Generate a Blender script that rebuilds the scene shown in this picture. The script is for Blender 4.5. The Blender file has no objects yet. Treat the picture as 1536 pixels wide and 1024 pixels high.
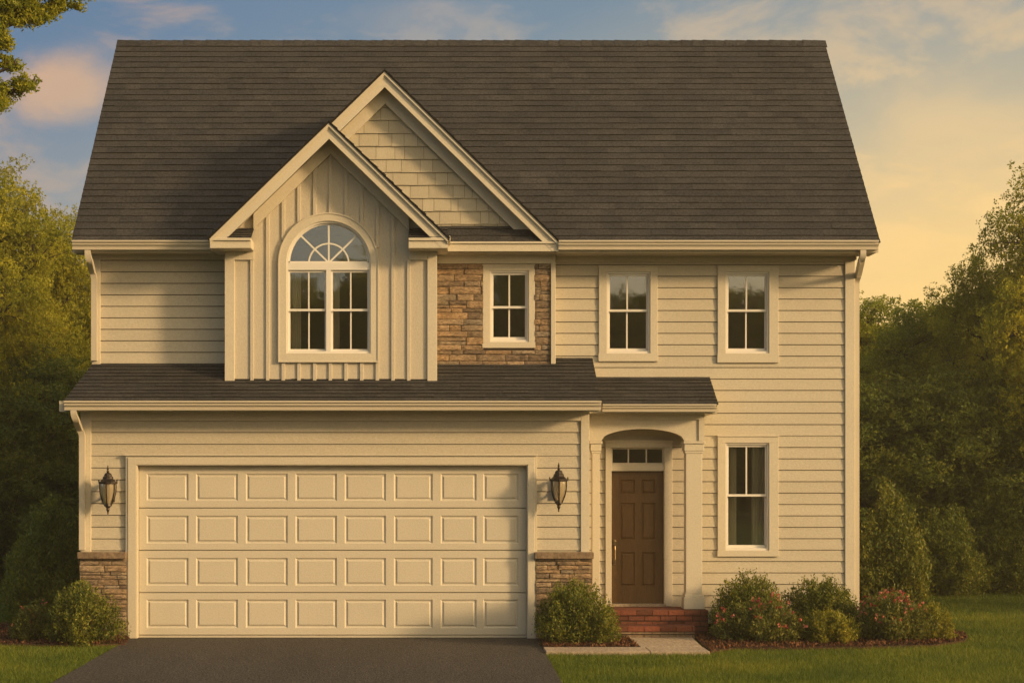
import bpy, math, random
import numpy as np
from mathutils import Vector
from mathutils.geometry import tessellate_polygon
R = math.radians
scene = bpy.context.scene
col = scene.collection
F = 2640.0; VX = 655.0; VY = 700.0; CZ = 2.14; D0 = 22.0   # lens in photo pixels, vanishing point, eye height, distance to the garage front

def X(px, D): return (px - VX) * D / F
def Z(py, D): return CZ + (VY - py) * D / F
def YD(D): return D - D0
def G(px, py):                                   # a point on the ground
    D = CZ * F / (py - VY); return (X(px, D), YD(D))

# ------------------------------------------------------------------ materials
def nt(name):
    m = bpy.data.materials.new(name); m.use_nodes = True
    n = m.node_tree; n.nodes.clear(); return m, n
def N(n, t, **k):
    x = n.nodes.new(t)
    for a, v in k.items():
        if a == 'inp':
            for i, vv in v.items(): x.inputs[i].default_value = vv
        else: setattr(x, a, v)
    return x
def ramp(n, stops, interp='LINEAR'):
    r = n.nodes.new('ShaderNodeValToRGB'); r.color_ramp.interpolation = interp
    e = r.color_ramp.elements
    while len(e) > 1: e.remove(e[-1])
    e[0].position = stops[0][0]; e[0].color = (*stops[0][1], 1)
    for p, c in stops[1:]:
        q = e.new(p); q.color = (*c, 1)
    return r
def mul(n, a, b, fac=1.0, mode='MULTIPLY'):
    m = n.nodes.new('ShaderNodeMix'); m.data_type = 'RGBA'; m.blend_type = mode
    m.inputs[0].default_value = fac
    n.links.new(a, m.inputs[6])
    if isinstance(b, tuple): m.inputs[7].default_value = (*b, 1)
    else: n.links.new(b, m.inputs[7])
    return m.outputs[2]

def surf(name, base, rough=.6, var=.12, grain=.12, gscale=160, bump=.15, bscale=200, island=0.0, tint=None, stretch=(1,1,1), spec=.3, metal=0, coarse=1.2):
    """painted / mineral surface: coarse tone variation, fine grain, optional per-piece variation"""
    m, n = nt(name); L = n.links.new
    tc = N(n, 'ShaderNodeTexCoord'); mp = N(n, 'ShaderNodeMapping'); mp.inputs[3].default_value = stretch
    L(tc.outputs['Object'], mp.inputs[0])
    n1 = N(n, 'ShaderNodeTexNoise', inp={2: coarse, 3: 5.0, 4: .6}); L(mp.outputs[0], n1.inputs[0])
    r1 = ramp(n, [(.25, (1-var,)*3), (.75, (1+var,)*3)]); L(n1.outputs[0], r1.inputs[0])
    n2 = N(n, 'ShaderNodeTexNoise', inp={2: gscale, 3: 3.0, 4: .7}); L(mp.outputs[0], n2.inputs[0])
    r2 = ramp(n, [(.3, (1-grain,)*3), (.7, (1+grain,)*3)]); L(n2.outputs[0], r2.inputs[0])
    rgb = N(n, 'ShaderNodeRGB'); rgb.outputs[0].default_value = (*base, 1)
    c = mul(n, rgb.outputs[0], r1.outputs[0]); c = mul(n, c, r2.outputs[0])
    if island or tint:
        g = N(n, 'ShaderNodeNewGeometry')
        st = tint or [(0, (1-island,)*3), (1, (1+island,)*3)]
        r3 = ramp(n, st); L(g.outputs['Random Per Island'], r3.inputs[0]); c = mul(n, c, r3.outputs[0])
    b = N(n, 'ShaderNodeBsdfPrincipled', inp={'Roughness': rough, 'Metallic': metal, 'Specular IOR Level': spec})
    L(c, b.inputs['Base Color'])
    if bump:
        nb = N(n, 'ShaderNodeTexNoise', inp={2: bscale, 3: 4.0, 4: .65}); L(mp.outputs[0], nb.inputs[0])
        bp = N(n, 'ShaderNodeBump', inp={'Strength': bump, 'Distance': .01}); L(nb.outputs[0], bp.inputs['Height']); L(bp.outputs[0], b.inputs['Normal'])
    o = N(n, 'ShaderNodeOutputMaterial'); L(b.outputs[0], o.inputs[0]); return m

M = {}
M['siding'] = surf('cream_siding_paint', (.465, .412, .318), .55, .05, .10, 48, .35, 60, island=.03, stretch=(.7, 1, 1.2))
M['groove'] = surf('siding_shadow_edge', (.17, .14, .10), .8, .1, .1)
M['trim'] = surf('cream_trim_paint', (.53, .472, .37), .5, .04, .08, 50, .2, 60)
M['panel'] = surf('board_and_batten_paint', (.48, .424, .335), .55, .05, .10, 50, .35, 60, stretch=(1.2, 1, .6))
M['gshingle'] = surf('painted_cedar_shingle', (.42, .37, .275), .65, .06, .1, 60, .4, 70, island=.09, stretch=(2.5, 1, .3))
M['door'] = surf('garage_door_paint', (.53, .476, .38), .5, .03, .07, 50, .25, 60)
M['white'] = surf('white_vinyl_sash', (.66, .62, .56), .35, .02, .02, 60, .03, 60)
M['gutter'] = surf('gutter_aluminium_paint', (.50, .44, .345), .35, .04, .03, 40, .03, 40, spec=.5)
M['soffit'] = surf('soffit_panel', (.46, .40, .30), .6, .05, .05)
M['brown'] = surf('stained_brown_door', (.115, .063, .022), .42, .2, .22, 30, .15, 60, stretch=(3, 1, .4), spec=.4)
M['bronze'] = surf('aged_bronze', (.035, .026, .02), .4, .3, .2, 60, .2, 80, metal=.6, spec=.5)
M['brass'] = surf('brushed_brass_handle', (.30, .22, .12), .35, .1, .1, metal=.9)
shing = [(0, (.82, .82, .83)), (.4, (.95, .94, .94)), (.7, (1.05, 1.02, 1.0)), (1, (1.20, 1.14, 1.08))]
M['roof'] = surf('asphalt_shingle', (.043, .042, .042), .9, .14, .6, 36, .8, 60, tint=shing, spec=.15)
M['butt'] = surf('shingle_butt_edge', (.014, .011, .009), .95, .2, .2)
stone_t = [(0, (.55, .50, .47)), (.2, (.75, .68, .6)), (.4, (1.0, .86, .7)), (.6, (1.15, .95, .72)), (.8, (.85, .86, .84)), (1, (1.25, 1.1, .9))]
M['stone'] = surf('ledge_stone', (.25, .20, .15), .85, .35, .55, 30, 1.0, 34, tint=stone_t, stretch=(.7, 1, 1.8), coarse=7, spec=.2)
M['mortar'] = surf('stone_joint', (.06, .045, .032), .95, .2, .3)
M['cap'] = surf('stone_cap', (.20, .14, .09), .85, .25, .35, 22, .8, 40, coarse=5)
M['brick'] = surf('red_paver_brick', (.13, .047, .028), .85, .2, .3, 50, .5, 80, tint=[(0, (.6, .55, .5)), (.5, (1, 1, 1)), (1, (1.4, 1.2, 1.1))])
M['concrete'] = surf('walk_concrete', (.34, .265, .19), .9, .14, .35, 45, .5, 60, stretch=(1, .25, 1))
M['asphalt'] = surf('driveway_asphalt', (.050, .042, .036), .9, .26, .85, 60, 1.0, 50, coarse=.9, stretch=(1, .22, 1))
M['curtain'] = surf('curtain_cloth', (.80, .78, .68), .9, .05, .05)
M['room'] = surf('dim_room_paint', (.16, .13, .10), .9, .1, .1)
M['bark'] = surf('bark', (.07, .052, .036), .95, .3, .4, 30, .9, 30, stretch=(1, 1, .25))
M['stem'] = surf('shrub_stem', (.075, .05, .03), .9, .2, .3)
M['soil'] = surf('dark_mulch_soil', (.055, .026, .013), .95, .3, .5, 30, .9, 45, coarse=3)
M['chip'] = surf('bark_mulch_chip', (.11, .048, .022), .9, .2, .3, island=.6)

def glass():
    m, n = nt('window_pane'); L = n.links.new
    tr = N(n, 'ShaderNodeBsdfTransparent'); tr.inputs[0].default_value = (.93, .93, .88, 1)
    gl = N(n, 'ShaderNodeBsdfGlossy', inp={'Roughness': .02}); gl.inputs[0].default_value = (.86, .84, .8, 1)
    tc = N(n, 'ShaderNodeTexCoord'); no = N(n, 'ShaderNodeTexNoise', inp={2: 2.2, 3: 1.0}); L(tc.outputs['Object'], no.inputs[0])
    bp = N(n, 'ShaderNodeBump', inp={'Strength': .06, 'Distance': .02}); L(no.outputs[0], bp.inputs['Height']); L(bp.outputs[0], gl.inputs['Normal'])
    fr = N(n, 'ShaderNodeFresnel', inp={0: 1.9}); mx = N(n, 'ShaderNodeMixShader')
    mt = N(n, 'ShaderNodeMath', operation='MULTIPLY_ADD'); L(fr.outputs[0], mt.inputs[0]); mt.inputs[1].default_value = .7; mt.inputs[2].default_value = .13
    L(mt.outputs[0], mx.inputs[0]); L(tr.outputs[0], mx.inputs[1]); L(gl.outputs[0], mx.inputs[2])
    o = N(n, 'ShaderNodeOutputMaterial'); L(mx.outputs[0], o.inputs[0]); return m
M['glass'] = glass()
def lampglass():
    m, n = nt('seeded_lamp_glass'); L = n.links.new
    b = N(n, 'ShaderNodeBsdfPrincipled', inp={'Base Color': (.55, .45, .30, 1), 'Roughness': .15, 'Transmission Weight': .6, 'Specular IOR Level': .6})
    o = N(n, 'ShaderNodeOutputMaterial'); L(b.outputs[0], o.inputs[0]); return m
M['lampglass'] = lampglass()

def leafmat(name, stops, trans=.45, rough=.5):
    m, n = nt(name); L = n.links.new
    a = N(n, 'ShaderNodeAttribute', attribute_name='rnd'); r = ramp(n, stops); L(a.outputs['Fac'], r.inputs[0])
    tc = N(n, 'ShaderNodeTexCoord'); no = N(n, 'ShaderNodeTexNoise', inp={2: 1.1, 3: 3.0}); L(tc.outputs['Object'], no.inputs[0])
    r2 = ramp(n, [(.3, (.72, .8, .8)), (.7, (1.25, 1.15, 1.0))]); L(no.outputs[0], r2.inputs[0])
    c = mul(n, r.outputs[0], r2.outputs[0])
    d = N(n, 'ShaderNodeBsdfPrincipled', inp={'Roughness': rough, 'Specular IOR Level': .25}); L(c, d.inputs['Base Color'])
    t = N(n, 'ShaderNodeBsdfTranslucent'); L(mul(n, c, (1.25, 1.15, .55)), t.inputs[0])
    mx = N(n, 'ShaderNodeMixShader', inp={0: trans}); L(d.outputs[0], mx.inputs[1]); L(t.outputs[0], mx.inputs[2])
    o = N(n, 'ShaderNodeOutputMaterial'); L(mx.outputs[0], o.inputs[0]); return m
M['leafgold'] = leafmat('golden_green_leaves', [(0, (.15, .17, .015)), (.5, (.32, .32, .03)), (1, (.55, .50, .055))], .5)
M['leafgreen'] = leafmat('mid_green_leaves', [(0, (.12, .16, .02)), (.5, (.26, .29, .035)), (1, (.46, .43, .06))], .5)
M['leafdark'] = leafmat('dark_green_leaves', [(0, (.08, .115, .022)), (.6, (.16, .195, .034)), (1, (.32, .31, .05))], .4)
M['leafshrub'] = leafmat('shrub_leaves', [(0, (.04, .065, .01)), (.5, (.10, .125, .02)), (.9, (.22, .22, .035)), (1, (.34, .31, .06))], .35)
M['leaflime'] = leafmat('yellow_green_shrub_leaves', [(0, (.08, .09, .01)), (.5, (.18, .19, .024)), (1, (.38, .34, .05))], .4)
M['leafrust'] = leafmat('rusty_shrub_leaves', [(0, (.045, .065, .012)), (.5, (.10, .12, .025)), (1, (.22, .21, .05))], .35)
M['petal'] = leafmat('pink_red_petals', [(0, (.26, .04, .04)), (.5, (.42, .09, .085)), (1, (.52, .2, .17))], .3)
M['grass'] = leafmat('grass_blades', [(0, (.045, .085, .010)), (.5, (.12, .165, .020)), (.9, (.22, .235, .03)), (1, (.34, .29, .08))], .35)

def lawn_mat():
    m, n = nt('lawn_turf'); L = n.links.new
    tc = N(n, 'ShaderNodeTexCoord')
    a = N(n, 'ShaderNodeTexNoise', inp={2: .5, 3: 4.0}); b = N(n, 'ShaderNodeTexNoise', inp={2: 30, 3: 4.0, 4: .8})
    L(tc.outputs['Object'], a.inputs[0]); L(tc.outputs['Object'], b.inputs[0])
    r1 = ramp(n, [(.3, (.022, .042, .008)), (.7, (.05, .075, .013))]); L(a.outputs[0], r1.inputs[0])
    r2 = ramp(n, [(.3, (.5, .5, .5)), (.7, (1.4, 1.4, 1.3))]); L(b.outputs[0], r2.inputs[0])
    p = N(n, 'ShaderNodeBsdfPrincipled', inp={'Roughness': .9, 'Specular IOR Level': .1}); L(mul(n, r1.outputs[0], r2.outputs[0]), p.inputs['Base Color'])
    o = N(n, 'ShaderNodeOutputMaterial'); L(p.outputs[0], o.inputs[0]); return m
M['lawn'] = lawn_mat()

# ------------------------------------------------------------------ mesh helpers
def tag(o, label=None, cat=None, group=None, kind=None):
    if label: o['label'] = label
    if cat: o['category'] = cat
    if group: o['group'] = group
    if kind: o['kind'] = kind
    return o
def empty(name, loc=(0, 0, 0), rz=0):
    o = bpy.data.objects.new(name, None); col.objects.link(o); o.location = loc; o.rotation_euler = (0, 0, rz); o.empty_display_size = .2
    return o
class MB:
    def __init__(s): s.v = []; s.f = []; s.m = []; s.marks = [0]
    def mark(s): s.marks.append(len(s.f)) if s.marks[-1] != len(s.f) else None
    def face(s, pts, mi=0):
        i = len(s.v); s.v += [tuple(p) for p in pts]; s.f.append(tuple(range(i, i+len(pts)))); s.m.append(mi)
    def box(s, x0, x1, y0, y1, z0, z1, mi=0):
        i = len(s.v)
        s.v += [(x0,y0,z0),(x1,y0,z0),(x1,y1,z0),(x0,y1,z0),(x0,y0,z1),(x1,y0,z1),(x1,y1,z1),(x0,y1,z1)]
        for f in ((0,3,2,1),(4,5,6,7),(0,1,5,4),(1,2,6,5),(2,3,7,6),(3,0,4,7)): s.f.append(tuple(i+k for k in f)); s.m.append(mi)
    def prism(s, poly, y0, y1, mi=0, back=True):            # polygon in XZ (list of (x,z)) extruded in Y
        n = len(poly); i = len(s.v)
        s.v += [(x, y0, z) for x, z in poly] + [(x, y1, z) for x, z in poly]
        tri = tessellate_polygon([[Vector((x, z, 0)) for x, z in poly]])
        for t in tri:
            s.f.append(tuple(i+k for k in t)); s.m.append(mi)
            if back: s.f.append(tuple(i+n+k for k in reversed(t))); s.m.append(mi)
        for k in range(n):
            j = (k+1) % n; s.f.append((i+k, i+n+k, i+n+j, i+j)); s.m.append(mi)
    def extx(s, prof, x0, x1, mi=0):                        # profile in YZ extruded in X
        n = len(prof); i = len(s.v)
        s.v += [(x0, y, z) for y, z in prof] + [(x1, y, z) for y, z in prof]
        for k in range(n):
            j = (k+1) % n; s.f.append((i+k, i+j, i+n+j, i+n+k)); s.m.append(mi)
        for t in tessellate_polygon([[Vector((y, z, 0)) for y, z in prof]]):
            s.f.append(tuple(i+k for k in t)); s.m.append(mi); s.f.append(tuple(i+n+k for k in reversed(t))); s.m.append(mi)
    def tube(s, pts, rad, n=8, mi=0, rect=None):
        rings = []; pts = [Vector(p) for p in pts]
        up0 = Vector((0, 1, .01))
        for k, p in enumerate(pts):
            d = (pts[min(k+1, len(pts)-1)] - pts[max(k-1, 0)]).normalized()
            a = d.cross(up0)
            if a.length < .05: a = d.cross(Vector((1, 0, 0)))
            a.normalize(); b = a.cross(d).normalized()
            r = rad[k] if isinstance(rad, (list, tuple)) else rad
            i = len(s.v)
            if rect:
                for q, w in ((-1,-1),(1,-1),(1,1),(-1,1)): s.v.append(tuple(p + a*q*rect[0] + b*w*rect[1]))
                nn = 4
            else:
                nn = n
                for q in range(n): t = 2*math.pi*q/n; s.v.append(tuple(p + a*r*math.cos(t) + b*r*math.sin(t)))
            rings.append(i)
        for k in range(len(rings)-1):
            for q in range(nn):
                w = (q+1) % nn; s.f.append((rings[k]+q, rings[k]+w, rings[k+1]+w, rings[k+1]+q)); s.m.append(mi)
        s.f.append(tuple(rings[0]+q for q in range(nn))); s.m.append(mi); s.f.append(tuple(rings[-1]+q for q in reversed(range(nn)))); s.m.append(mi)
    def lathe(s, c, prof, n=16, mi=0):                      # prof = [(r, z)...]
        i = len(s.v)
        for r, z in prof:
            for q in range(n): t = 2*math.pi*q/n; s.v.append((c[0]+r*math.cos(t), c[1]+r*math.sin(t), c[2]+z))
        for k in range(len(prof)-1):
            for q in range(n):
                w = (q+1) % n; s.f.append((i+k*n+q, i+k*n+w, i+(k+1)*n+w, i+(k+1)*n+q)); s.m.append(mi)
    def build(s, name, mats, parent=None, smooth=False, bevel=0, label=None):
        me = bpy.data.meshes.new(name); me.from_pydata(s.v, [], s.f)
        if not isinstance(mats, (list, tuple)): mats = [mats]
        for m in mats: me.materials.append(m)
        if len(mats) > 1: me.polygons.foreach_set('material_index', s.m)
        if smooth: me.polygons.foreach_set('use_smooth', [True]*len(me.polygons))
        me.update(); o = bpy.data.objects.new(name, me); col.objects.link(o)
        if parent: o.parent = parent
        if bevel:
            b = o.modifiers.new('edge', 'BEVEL'); b.width = bevel; b.segments = 2; b.limit_method = 'ANGLE'
        if label: o['label'] = label
        return o
def build_pieces(mb, name, mats, parent, **k):
    ends = mb.marks[1:] + [len(mb.f)]
    for a, b in zip(mb.marks, ends):
        if b <= a: continue
        q = MB(); ids = {}
        for f, mi in zip(mb.f[a:b], mb.m[a:b]):
            nf = []
            for i in f:
                if i not in ids: ids[i] = len(q.v); q.v.append(mb.v[i])
                nf.append(ids[i])
            q.f.append(tuple(nf)); q.m.append(mi)
        q.build(name, mats, parent, **k)
def clip(poly, a, b, c):                                    # keep a*x + b*z <= c
    out = []
    for k in range(len(poly)):
        p, q = poly[k], poly[(k+1) % len(poly)]
        dp, dq = a*p[0]+b*p[1]-c, a*q[0]+b*q[1]-c
        if dp <= 0: out.append(p)
        if dp*dq < 0:
            t = dp/(dp-dq); out.append((p[0]+t*(q[0]-p[0]), p[1]+t*(q[1]-p[1])))
    return out
def area(p): return abs(sum(p[i][0]*p[(i+1)%len(p)][1]-p[(i+1)%len(p)][0]*p[i][1] for i in range(len(p))))/2 if len(p) > 2 else 0

rs = random.Random(5)
LIP = .013
def siding(mb, u0, u1, z0, z1, zl, pitch=.1475, holes=(), place=lambda u, d, z: (u, d, z), urange=None):
    """lap siding, courses counted from the butt line zl, bottom edge of each board LIP proud"""
    k = math.floor((z0 - zl)/pitch)
    while zl + k*pitch < z1 - 1e-4:
        a = zl + k*pitch; b = a + pitch; k += 1
        cuts = sorted({max(a, z0), min(b, z1)} | {h[2] for h in holes if max(a, z0) < h[2] < min(b, z1)} | {h[3] for h in holes if max(a, z0) < h[3] < min(b, z1)})
        for c0, c1 in zip(cuts, cuts[1:]):
            mid = (c0+c1)/2; lo, hi = (urange(mid) if urange else (u0, u1))
            iv = [(lo, hi)]
            for h in holes:
                if h[2] <= mid <= h[3]:
                    iv = [w for (p, q) in iv for w in ((p, min(q, h[0])), (max(p, h[1]), q)) if w[1]-w[0] > .002]
            gv = .010 if abs(c1-b) < 1e-5 and c1-c0 > .02 else 0
            d0 = -LIP*(b-c0)/pitch; d1 = -LIP*(b-c1+gv)/pitch
            for p, q in iv:
                w = (rs.random()-.5)*.001
                mb.face([place(p, d0+w, c0), place(q, d0+w, c0), place(q, d1, c1-gv), place(p, d1, c1-gv)])
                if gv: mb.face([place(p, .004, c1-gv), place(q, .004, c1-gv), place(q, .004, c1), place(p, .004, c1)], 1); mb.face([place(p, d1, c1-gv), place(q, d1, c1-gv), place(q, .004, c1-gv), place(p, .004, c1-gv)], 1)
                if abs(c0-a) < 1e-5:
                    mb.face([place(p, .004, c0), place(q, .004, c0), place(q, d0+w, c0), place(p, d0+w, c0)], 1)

def shingles(mb, o, u, s, n, uf, length, exposure, seed, tmin=.010, tmax=.017):
    """overlapping shingle tabs on a slope; o eave corner, u along the eave, s up the slope, n outward; uf(s)->(u0,u1)"""
    r = random.Random(seed); o = Vector(o); k = 0
    nc = max(1, round(length/exposure)); e = length/nc
    for k in range(nc):
        s0, s1 = k*e, (k+1)*e
        a0, b0 = uf(s0); a1, b1 = uf(s1)
        x = min(a0, a1) - r.random()*.3
        wob = 0
        while x < max(b0, b1):
            w = r.uniform(.14, .36); t = r.uniform(tmin, tmax); wob = r.uniform(-.002, .003)
            p0 = max(x, a0); q0 = min(x+w, b0); p1 = max(x, a1); q1 = min(x+w, b1)
            x += w
            if q0-p0 < .004 and q1-p1 < .004: continue
            q0 = max(q0, p0); q1 = max(q1, p1)
            P = lambda uu, ss, h: tuple(o + u*uu + s*ss + n*h)
            sb = s0 + wob
            i = len(mb.v)
            mb.v += [P(p0, sb, t), P(q0, sb, t), P(q1, s1+.012, .001), P(p1, s1+.012, .001), P(p0, sb, -.004), P(q0, sb, -.004), P(q1, s1+.01, -.004), P(p1, s1+.01, -.004)]
            for f, mi in (((0,1,2,3), 0), ((4,5,1,0), 1), ((4,0,3,7), 1), ((1,5,6,2), 1)): mb.f.append(tuple(i+j for j in f)); mb.m.append(mi)

# ------------------------------------------------------------------ the house
DG, DC, DA, DB = 22.0, 22.18, 22.64, 22.80      # wall planes: garage, bay, stone / left wall, right wall
DGE = 21.65                                     # garage eave
DE = 22.30; DR = 25.5                           # main eave and ridge
ZE = Z(361, DE); ZR = Z(62, DR)
house = tag(empty('house'), 'two-storey cream sided house with dark shingle roof, twin front gables and a double garage door', 'house')
XL, XR = X(139, DA), X(1281, DB)                # outer faces of the side walls
YBK = YD(28.35)

def window(px0, px1, py0, py1, D, cas, rail, muntins_up, muntins_lo, curtains=(), lab=None):
    """double hung window: opening px0..px1, py0..py1; cas = outer casing rectangle in pixels"""
    Y = YD(D)
    x0, x1, z0, z1 = X(px0, D), X(px1, D), Z(py1, D), Z(py0, D)
    c0, c1, d0, d1 = X(cas[0], D), X(cas[1], D), Z(cas[3], D), Z(cas[2], D)
    c = MB(); f = -.034
    c.box(c0, c1, Y+f, Y+.05, z1, d1); c.box(c0-.006, c1+.006, Y+f-.006, Y+.05, d0, z0)
    c.box(c0, x0, Y+f, Y+.05, z0, z1); c.box(x1, c1, Y+f, Y+.05, z0, z1)
    c.box(c0-.005, c1+.005, Y+f-.012, Y+f+.006, d1-.014, d1+.004)
    w = c.build('window', M['trim'], house, bevel=.003, label=lab)
    s = MB(); j = .022
    for a, b, e, g in ((x0, x1, z1-j, z1), (x0, x1, z0, z0+j+.006), (x0, x0+j, z0+j+.006, z1-j), (x1-j, x1, z0+j+.006, z1-j)):
        s.box(a, b, Y-.012, Y+.10, e, g)
    s.build('frame', M['white'], w, bevel=.002)
    zr = Z(rail, D); t = .03; ix0, ix1, iz0, iz1 = x0+j, x1-j, z0+j+.006, z1-j
    for (a, b, yy, mus) in ((zr-.02, iz1, .018, muntins_up), (iz0, zr+.012, .05, muntins_lo)):
        q = MB()
        q.box(ix0, ix1, Y+yy, Y+yy+.03, b-t, b); q.box(ix0, ix1, Y+yy, Y+yy+.03, a, a+t+(.01 if yy > .03 else 0))
        q.box(ix0, ix0+t*.75, Y+yy, Y+yy+.03, a+t, b-t); q.box(ix1-t*.75, ix1, Y+yy, Y+yy+.03, a+t, b-t)
        for mx in mus: q.box(X(mx, D)-.010, X(mx, D)+.010, Y+yy+.006, Y+yy+.024, a+t, b-t)
        q.build('sash', M['white'], w, bevel=.0015)
        p = MB(); p.box(ix0+.01, ix1-.01, Y+yy+.013, Y+yy+.017, a+.01, b-.01); p.build('pane', M['glass'], w)
    for (a, b) in curtains:
        q = MB(); xa, xb = X(a, D), X(b, D); n = 22
        pts = [(xa+(xb-xa)*i/n, Y+.17+.025*math.sin(i*1.9+a)) for i in range(n+1)]
        for (p1, p2) in zip(pts, pts[1:]): q.face([(p1[0], p1[1], z0-.05), (p2[0], p2[1], z0-.05), (p2[0], p2[1], z1+.05), (p1[0], p1[1], z1+.05)])
        q.build('curtain', M['curtain'], w, smooth=True)
    return (c0+.01, c1-.01, d0+.01, d1-.01)

# windows
hA = window(735, 793, 406, 513, DA, (724, 802, 397, 522), 460, [764], [764], lab='small window with cream casing set in the stone panel')
hB1 = window(910, 975, 408, 530, DB, (898, 986, 399, 542), 465, [941], [941], lab='upper window left of the two on the right wall')
hB2 = window(1088, 1153, 408, 530, DB, (1076, 1167, 399, 544), 465, [1120], [1120], lab='upper window nearest the right corner of the house')
hB3 = window(1088, 1153, 664, 825, DB, (1076, 1167, 653, 834), 742, [1120], [], [(1086, 1108), (1131, 1155)], lab='tall ground floor window with pale curtains')

# right wall (B), left wall (A)
zlB = Z(340+947/3.2, DB)
dr = (X(908, DB)+.01, X(1008, DB)-.01, .2, Z(661, DB)-.01)
mb = MB(); Yb = YD(DB)
siding(mb, X(828, DB), XR-.03, .12, Z(380, DB), zlB, holes=[hB1, hB2, hB3, dr], place=lambda u, d, z: (u, Yb+d, z))
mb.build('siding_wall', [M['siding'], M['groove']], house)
mb = MB(); Ya = YD(DA)
siding(mb, XL+.03, X(345, DA), Z(555, DA), Z(378, DA), Z(340+582/3.414, DA), place=lambda u, d, z: (u, Ya+d, z))
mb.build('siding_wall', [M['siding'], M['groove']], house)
# garage front wall
gx0, gx1, gzt = X(207, DG), X(790, DG), Z(698, DG)
Lg, Rg = X(122, DG), X(883, DG)
mb = MB()
siding(mb, Lg+.03, Rg-.03, .1, Z(618, DG), Z(600+158/2.415, DG), holes=[(X(191, DG), X(804, DG), -1, Z(684, DG))], place=lambda u, d, z: (u, d, z))
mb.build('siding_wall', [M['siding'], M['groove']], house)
# side and back walls
mb = MB(); yA, yBk = YD(DA), YBK; zr = ZR-.35; ym = (YD(DE)+ (2*YD(DR)-YD(DE)))/2
def ur(z): 
    h = max(0, z-ZE)/(ZR-ZE); return (yA+.02+h*(YD(DR)-yA), yBk-.02-h*(yBk-YD(DR)))
mb.mark(); siding(mb, yA, yBk, .1, zr, zlB, place=lambda u, d, z: (XL-d*-1, u, z), urange=ur)
mb.v = [(v[0], v[1], v[2]) for v in mb.v]
mb.mark(); siding(mb, yA, yBk, .1, zr, zlB, place=lambda u, d, z: (XR-d, u, z), urange=lambda z: (max(ur(z)[0], Yb), ur(z)[1]))
mb.mark(); siding(mb, XL, XR, .1, ZE, zlB, place=lambda u, d, z: (u, yBk-d, z))
mb.mark(); siding(mb, 0, YD(DA), .1, Z(600, DGE), zlB, place=lambda u, d, z: (Lg+d, u, z), urange=lambda z: (.02, YD(DA)))
mb.mark(); siding(mb, 0, YD(DB), .3, Z(600, DGE), zlB, place=lambda u, d, z: (Rg-d, u, z), urange=lambda z: (.02, YD(DB)))
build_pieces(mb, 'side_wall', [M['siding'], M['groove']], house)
# rooms behind the panes
mb = MB()
mb.box(XL+.05, XR-.05, YD(25.6), YD(25.65), .2, ZE+.6)
mb.box(XL+.05, XR-.05, Yb+.02, YD(25.6), 2.78, 3.0)
mb.box(XL+.05, XR-.05, Yb+.02, YD(25.6), ZE+.02, ZE+.1)
mb.box(XL+.05, XR-.05, Yb+.02, YD(25.6), .2, .36)
for xx in (X(700, DA), X(850, DA), X(1035, DB)): mb.box(xx, xx+.1, Yb+.15, YD(25.6), .36, ZE)
mb.build('interior', M['room'], house)

# corner boards
cb = MB()
cb.box(XL-.006, X(151, DA), YD(DA)-.03, YD(DA)+.11, Z(549, DA), Z(376, DA))
cb.build('corner_board', M['trim'], house, bevel=.004)
cb = MB(); cb.box(X(1267, DB), XR+.006, Yb-.03, Yb+.11, .1, Z(378, DB)); cb.build('corner_board', M['trim'], house, bevel=.004)
cb = MB(); cb.box(Lg-.006, X(137, DG), -.03, .11, Z(828, DG), Z(616, DG)); cb.build('corner_board', M['trim'], house, bevel=.004)
cb = MB(); cb.box(X(871, DG), Rg+.006, -.03, .11, Z(828, DG), Z(616, DG)); cb.build('corner_board', M['trim'], house, bevel=.004)
cb = MB(); cb.box(X(826, DA), X(833, DA), YD(DA)-.06, YD(DB)+.01, Z(546, DA), Z(376, DA)); cb.build('corner_board', M['trim'], house, bevel=.004)
# frieze boards and soffits
fb = MB()
fb.mark(); fb.box(X(834, DB), X(1267, DB), Yb-.028, Yb+.02, Z(393, DB), Z(374, DB))
fb.mark(); fb.box(X(151, DA), X(338, DA), YD(DA)-.028, YD(DA)+.02, Z(390, DA), Z(372, DA))
fb.mark(); fb.box(X(656, DA), X(826, DA), YD(DA)-.075, YD(DA)+.02, Z(396, DA), Z(372, DA))
fb.mark(); fb.box(X(137, DG), X(871, DG), -.028, .02, Z(631, DG), Z(612, DG))
build_pieces(fb, 'frieze_board', M['trim'], house, bevel=.003)
GH = .115
ZGE = Z(600, DGE)
sf = MB()
zs = ZE-GH-.005
sf.mark(); sf.box(XL-.19, X(316, DE), YD(DE), YD(DA), zs-.02, zs)
sf.mark(); sf.box(X(838, DE), XR+.19, YD(DE), Yb, zs-.021, zs-.001)
sf.mark(); sf.box(X(655, DE), X(838, DE), YD(DE)+.03, YD(DA), zs-.025, zs-.004)
sf.mark(); sf.box(Lg-.18, Rg+.1, YD(DGE)+.01, 0, ZGE-.13, ZGE-.11)
sf.mark(); sf.box(XL-.19, XR+.19, YBK, 2*YD(DR)-YD(DE), zs-.022, zs-.002)
build_pieces(sf, 'soffit', M['soffit'], house)
fa = MB()
fa.mark(); fa.box(XL-.19, X(318, DE), YD(DE)-.006, YD(DE)+.02, zs-.03, ZE-.005)
fa.mark(); fa.box(X(836, DE), XR+.19, YD(DE)-.006, YD(DE)+.02, zs-.03, ZE-.005)
fa.mark(); fa.box(Lg-.20, Rg+.11, YD(DGE)-.004, YD(DGE)+.02, ZGE-.14, ZGE-.008)
build_pieces(fa, 'fascia_board', M['trim'], house)

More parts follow.
